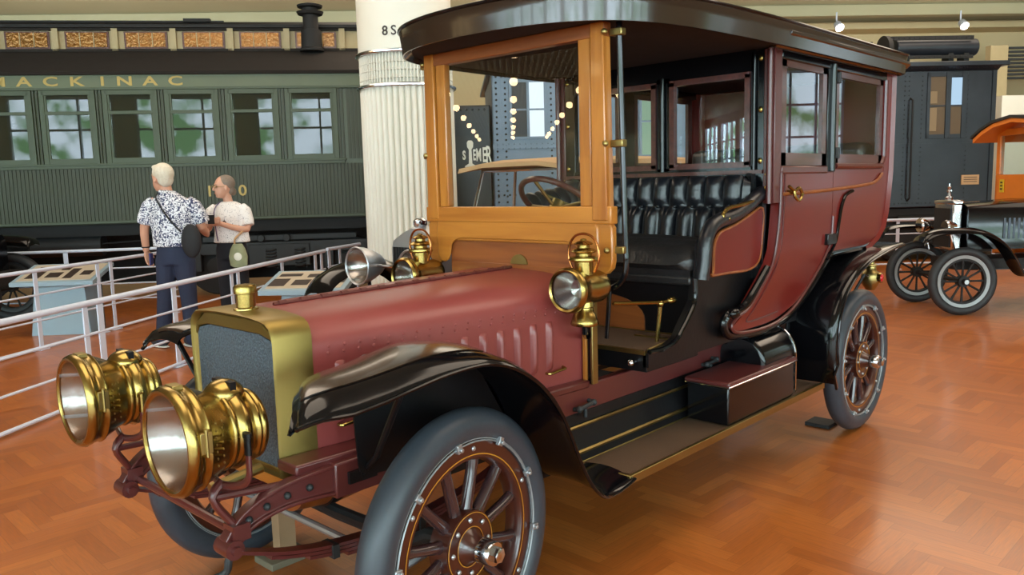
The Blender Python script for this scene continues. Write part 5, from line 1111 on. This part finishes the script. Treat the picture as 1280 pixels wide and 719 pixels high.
# ================================================================== PEOPLE
def remesh(o, vox, sm=2):
    m_ = o.modifiers.new('remesh', 'REMESH'); m_.mode = 'VOXEL'; m_.voxel_size = vox; m_.use_smooth_shade = True
    if sm: s_ = o.modifiers.new('smooth', 'SMOOTH'); s_.iterations = sm; s_.factor = .6
    return o
def ell_loft(m, rings, n=20):
    m.loft([[V(*c)+V(math.cos(2*PI*k/n)*rx, math.sin(2*PI*k/n)*ry, 0) for k in range(n)] for c, rx, ry in rings]); return m
def limb(m, pts, rs, n=12, k=4):
    sp = spline(pts, k); R = []
    for i in range(len(sp)):
        t = i/k; j = min(int(t), len(rs)-2); R.append(rs[j]+(rs[j+1]-rs[j])*(t-j))
    m.tube(sp, R, n); m.sphere(pts[0], rs[0], n=12, m=8); m.sphere(pts[-1], rs[-1], n=12, m=8); return m
def hand(m, wrist, d, side, palmn, curl=.5, sc_=1.0):
    """d: direction of fingers, side: towards the thumb, palmn: palm normal"""
    wrist = Vector(wrist); d = Vector(d).normalized(); side = Vector(side); side = (side-d*side.dot(d)).normalized(); pn = Vector(palmn); pn = (pn-d*pn.dot(d)-side*pn.dot(side)).normalized()
    R = Matrix((side, pn, d)).transposed()
    m.sphere(wrist+d*.05*sc_, .05*sc_, (.84, .36, 1.05), n=14, m=10, rot=R)
    for i, (off, L) in enumerate(((.031, .072), (.011, .082), (-.010, .076), (-.030, .060))):
        b = wrist+d*.085*sc_+side*off*sc_; c1 = curl*.6; p1 = b+(d*math.cos(c1)+pn*math.sin(c1))*L*.42*sc_; c2_ = curl*1.5; p2 = p1+(d*math.cos(c2_)+pn*math.sin(c2_))*L*.33*sc_; c3_ = curl*2.3; p3 = p2+(d*math.cos(c3_)+pn*math.sin(c3_))*L*.25*sc_
        m.tube([b-d*.03*sc_, b, p1, p2, p3], [.0095*sc_, .0095*sc_, .009*sc_, .0085*sc_, .0065*sc_], 8)
    b = wrist+d*.025*sc_+side*.034*sc_; m.tube([b-side*.015, b, b+(side*.55+d*.75+pn*.25)*.035*sc_, b+(side*.40+d*.95+pn*.35)*.062*sc_], [.012*sc_, .013*sc_, .010*sc_, .008*sc_], 8)
def head(m, c, f_, sc_=1.0):
    """skull, jaw, nose, ears, brow; f_ = facing direction (horizontal)"""
    f_ = Vector(f_).normalized(); r_ = f_.cross(V(0, 0, 1)); R = Matrix((r_, f_, V(0, 0, 1))).transposed(); c = Vector(c); q = sc_
    m.sphere(c+V(0, 0, .025)*q-f_*.012*q, .1*q, (.78, .98, 1.0), n=24, m=16, rot=R)
    m.sphere(c+f_*.028*q-V(0, 0, .045)*q, .07*q, (.82, .88, 1.05), n=20, m=12, rot=R)
    m.sphere(c+f_*.058*q-V(0, 0, .092)*q, .028*q, (1.0, .9, .8), n=12, m=8, rot=R)
    m.tube([c+f_*.085*q+V(0, 0, .022)*q, c+f_*.105*q-V(0, 0, .012)*q, c+f_*.110*q-V(0, 0, .024)*q, c+f_*.088*q-V(0, 0, .03)*q], [.008*q, .011*q, .013*q, .010*q], 8)
    m.sphere(c+f_*.075*q+V(0, 0, .032)*q, .03*q, (1.6, .6, .4), n=12, m=8, rot=R)
    for s in (-1, 1): m.sphere(c+r_*s*.078*q-f_*.004*q-V(0, 0, .008)*q, .030*q, (.32, .62, 1.05), n=12, m=8, rot=R)
    m.sphere(c+f_*.086*q-V(0, 0, .062)*q, .018*q, (1.3, .5, .45), n=12, m=8, rot=R)
def face_parts(body, c, f_, sc_, lipm, eyem):
    f_ = Vector(f_).normalized(); r_ = f_.cross(V(0, 0, 1)); c = Vector(c); q = sc_
    R = Matrix((r_, f_, V(0, 0, 1))).transposed()
    for s in (-1, 1):
        m = MB(); m.sphere(c+f_*.080*q+r_*s*.031*q+V(0, 0, .008)*q, .011*q, (1.2, .8, .8), n=10, m=8, rot=R); m.build('eye', eyem, body)
    m = MB(); m.sphere(c+f_*.0935*q-V(0, 0, .062)*q, .016*q, (1.3, .35, .28), n=10, m=6, rot=R); m.build('lips', lipm, body)
M['lips'] = mat('lips', rgb(170, 96, 88), .5); M['eye'] = mat('dark_eye', rgb(40, 34, 32), .3)

# the man
man = empty('person', (1.90, 5.95, 0), math.radians(-50)); tag(man, 'man with white hair in navy and white patterned shirt and jeans, seen from behind', 'person')
fm = V(-.86, .45, 0)
b = MB(); HC = (.125, -.01, 1.80)
head(b, HC, fm, 1.18); b.tube([V(.17, .0, 1.60), V(.155, 0, 1.68), V(.14, 0, 1.76)], [.066, .062, .062], 16)
ell_loft(b, [((.20, 0, 1.02), .15, .11), ((.20, 0, 1.3), .16, .12), ((.20, 0, 1.5), .19, .12), ((.19, 0, 1.60), .12, .08)])
limb(b, [V(-.01, 0, 1.55), V(-.10, -.01, 1.30), V(-.125, .03, 1.06)], [.055, .047, .034]); limb(b, [V(.41, 0, 1.54), V(.49, .05, 1.28), V(.42, .30, 1.20)], [.055, .047, .034])
hand(b, (-.125, .035, 1.05), (.08, .05, -1), (0.2, 1, 0), (1, 0, 0), .35, 1.15); hand(b, (.42, .30, 1.2), (-.2, 1, .05), (0, 0, 1), (-1, 0, 0), .5, 1.15)
limb(b, [V(.11, 0, .98), V(.05, 0, .55), V(-.02, .02, .10)], [.09, .065, .045]); limb(b, [V(.30, 0, .98), V(.31, .02, .55), V(.31, .03, .10)], [.09, .065, .045])
bo = remesh(b.build('body', M['skin'], man), .0075, 2); face_parts(bo, HC, fm, 1.18, M['lips'], M['eye'])
h = MB(); R_ = Matrix((fm.cross(V(0, 0, 1)).normalized(), fm.normalized(), V(0, 0, 1))).transposed(); c0 = V(*HC); fmn = fm.normalized()
h.sphere(c0-fmn*.030+V(0, 0, .052), .118, (.86, 1.0, .92), n=28, m=16, rot=R_); h.sphere(c0-fmn*.06-V(0, 0, .01), .095, (.90, .72, .88), n=24, m=12, rot=R_); h.sphere(c0+fmn*.045+V(0, 0, .115), .055, (1.3, .9, .55), n=16, m=10, rot=R_)
remesh(h.build('hair', M['hair_w'], man), .009, 1)
s_ = MB(); ell_loft(s_, [((.21, 0, 1.09), .225, .165), ((.21, 0, 1.2), .225, .17), ((.205, 0, 1.38), .235, .165), ((.20, 0, 1.50), .235, .145), ((.195, 0, 1.57), .20, .115), ((.185, 0, 1.625), .12, .09), ((.175, 0, 1.655), .085, .08)], 28)
s_.tube([V(.03, 0, 1.555), V(-.035, -.005, 1.51), V(-.08, -.01, 1.40), V(-.10, -.005, 1.335)], [.078, .080, .080, .078], 16); s_.tube([V(.37, 0, 1.545), V(.44, .01, 1.50), V(.485, .03, 1.40), V(.50, .045, 1.33)], [.078, .080, .080, .078], 16)
remesh(s_.build('shirt', M['shirt'], man), .011, 2)
s_ = MB(); s_.tube([V(.255, .02, 1.64), V(.20, -.075, 1.655), V(.125, -.05, 1.665), (.09, .03, 1.65)], .018, 8, sy=1.6); s_.build('collar', M['shirt'], man)
t_ = MB(); ell_loft(t_, [((.20, 0, .90), .185, .13), ((.20, 0, 1.0), .195, .14), ((.20, 0, 1.13), .175, .13)], 24)
limb(t_, [V(.105, 0, .93), V(.055, 0, .52), V(-.01, .02, .10)], [.115, .085, .078]); limb(t_, [V(.295, 0, .93), V(.305, .015, .52), V(.31, .03, .09)], [.115, .085, .078])
remesh(t_.build('jeans', M['jeans'], man), .012, 2)
for (x, y, a) in ((-.02, .02, 150), (.31, .03, 140)):
    R2 = Matrix.Rotation(math.radians(a), 3, 'Z'); p0 = V(x, y, 0)
    m_ = MB(); m_.sphere(p0+R2 @ V(.06, 0, .06), .1, (1.45, .48, .55), n=18, m=10, rot=R2); m_.sphere(p0+V(0, 0, .07), .06, n=14, m=8); sh = remesh(m_.build('shoe', M['shoe'], man), .009, 1)
    m_ = MB(); m_.sphere(p0+R2 @ V(.06, 0, .015), .1, (1.55, .54, .16), n=18, m=8, rot=R2); m_.build('sole', M['sole'], sh)
m_ = MB(); m_.tube([V(-.125+.038*math.cos(2*PI*k/16), .03+.038*math.sin(2*PI*k/16), 1.085) for k in range(16)], .008, 6, closed=True); m_.build('watch', M['bagblack'], man)
# his bag: worn, a thing of its own
bg = MB(); bg.sphere((.46, -.16, 1.15), .17, (.62, .34, 1.05), n=24, m=14); bgo = remesh(bg.build('shoulder_bag', M['bagblack'], None), .012, 2); bgo.location = (1.90, 5.95, 0); bgo.rotation_euler = (0, 0, math.radians(-50))
tag(bgo, "black crossbody bag hanging at the man's right hip", 'bag')
m_ = MB(); m_.tube(spline([V(.10, .05, 1.67), V(.09, -.04, 1.66), V(.105, -.125, 1.60), V(.17, -.165, 1.50), V(.27, -.185, 1.36), V(.37, -.19, 1.25)], 4), .012, 8, sy=.4); m_.build('strap', M['bagblack'], bgo)
ph = MB(); ph.box((-.085, .045, .955), (.012, .07, .13)); pho = ph.build('mobile_phone', mat('blue_phone', rgb(50, 56, 120), .3), None, bevel=.004); pho.location = (1.90, 5.95, 0); pho.rotation_euler = (0, 0, math.radians(-50)); tag(pho, "dark blue phone in the man's hanging left hand", 'phone')

# the woman
WL = (2.78, 6.07, 0); WD = math.radians(-45)
wo = empty('person', WL, WD); tag(wo, 'woman with grey hair and glasses in a white blouse, hands together holding a phone', 'person')
fwm = V(-.80, -.60, 0); HC = (-.01, -.03, 1.695)
b = MB(); head(b, HC, fwm, 1.05); b.tube([V(.03, .0, 1.50), V(.02, 0, 1.57), V(.01, -.01, 1.65)], [.056, .05, .05], 14)
ell_loft(b, [((.03, 0, 1.02), .14, .10), ((.03, 0, 1.25), .14, .10), ((.03, 0, 1.42), .155, .10), ((.03, 0, 1.52), .10, .07)])
limb(b, [V(-.13, -.02, 1.46), V(-.195, -.06, 1.24), V(-.10, -.24, 1.30)], [.045, .040, .027]); limb(b, [V(.19, .0, 1.46), V(.235, -.06, 1.22), V(-.02, -.24, 1.30)], [.045, .040, .027])
hand(b, (-.11, -.23, 1.30), (.75, -.55, .25), (-.2, -.2, 1), (0, 1, 0), .6, .95); hand(b, (-.01, -.24, 1.30), (-.95, -.25, .15), (0, 0, 1), (0, 1, 0), .7, .95)
limb(b, [V(-.05, 0, .95), V(-.06, 0, .52), V(-.06, .02, .09)], [.085, .06, .04]); limb(b, [V(.11, 0, .95), V(.12, 0, .52), V(.12, .02, .09)], [.085, .06, .04])
bo = remesh(b.build('body', M['skin2'], wo), .0075, 2); face_parts(bo, HC, fwm, 1.05, M['lips'], M['eye'])
h = MB(); fn = fwm.normalized(); R_ = Matrix((fn.cross(V(0, 0, 1)), fn, V(0, 0, 1))).transposed(); c0 = V(*HC)
h.sphere(c0-fn*.034+V(0, 0, .046), .106, (.86, .98, .90), n=28, m=16, rot=R_); h.sphere(c0-fn*.075-V(0, 0, .025), .072, (.95, .7, 1.0), n=20, m=12, rot=R_); h.sphere(c0-fn*.115-V(0, 0, .05), .042, (.8, .8, 1.1), n=16, m=10, rot=R_)
remesh(h.build('hair', M['hair_g'], wo), .009, 1)
g = MB(); rr_ = fn.cross(V(0, 0, 1))
for s in (-1, 1):
    cc2 = c0+fn*.104+rr_*s*.035+V(0, 0, .008); g.tube([cc2+(rr_*math.cos(2*PI*k/14)*.024+V(0, 0, 1)*math.sin(2*PI*k/14)*.018) for k in range(14)], .0025, 5, closed=True); g.tube([cc2+rr_*s*.024, c0+rr_*s*.084-fn*.0+V(0, 0, .01)], .0025, 5)
g.build('glasses', M['brass_d'], wo)
s_ = MB(); ell_loft(s_, [((.04, 0, 1.07), .205, .145), ((.04, 0, 1.2), .185, .14), ((.035, -.01, 1.36), .185, .145), ((.03, 0, 1.46), .185, .12), ((.03, 0, 1.51), .13, .09), ((.03, 0, 1.535), .075, .065)], 26)
s_.tube([V(-.10, -.01, 1.465), V(-.155, -.02, 1.42), V(-.185, -.035, 1.33), V(-.195, -.05, 1.28)], [.066, .074, .074, .070], 14); s_.tube([V(.16, 0, 1.465), V(.21, -.01, 1.42), V(.235, -.03, 1.32), V(.245, -.045, 1.26)], [.066, .074, .074, .070], 14)
remesh(s_.build('blouse', M['blouse'], wo), .011, 2)
t_ = MB(); ell_loft(t_, [((.03, 0, .88), .17, .12), ((.03, 0, 1.0), .175, .125), ((.03, 0, 1.10), .15, .11)], 24)
limb(t_, [V(-.05, 0, .92), V(-.06, 0, .5), V(-.06, .02, .08)], [.10, .08, .07]); limb(t_, [V(.11, 0, .92), V(.12, 0, .5), V(.12, .02, .08)], [.10, .08, .07]); remesh(t_.build('trousers', M['trouser'], wo), .012, 2)
for x in (-.06, .12):
    R2 = Matrix.Rotation(math.radians(-130), 3, 'Z'); m_ = MB(); m_.sphere(V(x, .02, 0)+R2 @ V(.055, 0, .045), .09, (1.4, .48, .48), n=18, m=10, rot=R2); m_.build('shoe', M['shoe'], wo)
m_ = MB(); m_.tube([V(.03+.030*math.cos(2*PI*k/12)*.6, -.205, 1.29+.030*math.sin(2*PI*k/12)) for k in range(12)], .007, 6, closed=True); m_.build('watch', M['bagblack'], wo)
ph = MB(); ph.box((-.085, -.285, 1.345), (.075, .012, .10)); pho = ph.build('mobile_phone', M['bagblack'], None, bevel=.004); pho.location = WL; pho.rotation_euler = (0, 0, WD); tag(pho, 'small black phone held in both hands by the woman', 'phone')
m_ = MB(); m_.tube(spline([V(.02, .07, 1.54), V(-.06, -.05, 1.52), V(-.09, -.155, 1.42), V(-.075, -.17, 1.2), V(-.065, -.165, 1.10)], 4), .007, 6); la = m_.build('lanyard', mat('purple_strap', rgb(96, 84, 120), .7), wo)
tb_ = MB(); tb_.loft([[V(.15+math.cos(2*PI*k/16)*w_, -.17+math.sin(2*PI*k/16)*.05, z) for k in range(16)] for z, w_ in ((.80, .055), (.82, .095), (.92, .105), (1.0, .085), (1.06, .05))]); tbo = tb_.build('tote_bag', M['tote'], None); tbo.location = WL; tbo.rotation_euler = (0, 0, WD)
tag(tbo, "sage green cloth bag with pale print hanging at the woman's hip", 'bag')
m_ = MB(); m_.sphere((.16, -.222, .92), .05, (.9, .15, .9), n=14, m=8); m_.build('print_patch', M['white_sign'], tbo)
m_ = MB(); m_.tube(spline([V(.12, -.17, 1.05), V(.13, -.18, 1.12), V(.20, -.12, 1.20), V(.20, -.05, 1.26)], 4), .012, 6); m_.build('handle', M['tan'], tbo)

# ================================================================== LAMPS
M['globe'] = glow('warm_globe_glass', (1.0, .72, .36, 1), GLOBE_LIGHT); M['spotglow'] = glow('spot_bulb', (1.0, .86, .8, 1), 40)
ROWS = ((3.65, [-17.1, -22.9, -28.4, -33.5, -38.4, -43.6, -48.6, -53.9]), (1.25, [-20.4, -25.8, -31.2, -36.3, -40.8, -45.8, -50.4, -53.9]), (6.1, [-26.0, -31.2, -36.3, -41.4, -46.2, -51.0, -55.0]))
gm = None
def globe():
    t = empty('pendant_lamp', (0, 0, 0))
    f = MB(); f.cyl((0, 0, .16), (0, 0, 1.0), .012, n=6); f.build('stem', M['brass_d'], t)
    f = MB(); f.lathe([(.0, .07), (.05, .09), (.08, .05), (.1, .02)], (0, 0, .10), (0, 0, 1), 16); f.build('fitter', M['brass_d'], t)
    f = MB(); f.sphere((0, 0, 0), .14, n=20, m=14); f.build('globe', M['globe'], t); return t
first = globe()
for b_, xs_ in ROWS:
    for i, a in enumerate(xs_):
        o = first if first.location.length == 0 else copy_tree(first)
        o.location = hp(a, b_, 5.0); tag(o, 'warm round pendant globe lamp of the ceiling rows reflected in the windshield', 'lamp', 'pendant globe lamps in ceiling rows')
def spot(p, label):
    t = empty('spot_lamp', p); tag(t, label, 'lamp', 'ceiling spot lamps')
    f = MB(); f.cyl((0, 0, 0), (0, 0, .25), .02, n=8); f.build('stem', M['white_rail'], t)
    f = MB(); f.lathe([(0, .04), (.06, .09), (.24, .11), (.24, .09)], (0, 0, .0), (E1*0-E2*.75-V(0, 0, .66)), 20); f.build('lamp_shade', M['white_rail'], t)
    f = MB(); f.sphere((E2*-.16-V(0, 0, .15)), .085, n=14, m=10); f.build('bulb', M['spotglow'], t)
spot(hp(9.55, 20.0, 5.42), 'left of the two small white spot lamps under the far beam')
spot(hp(12.75, 20.0, 5.42), 'right of the two small white spot lamps, above the locomotive cab')
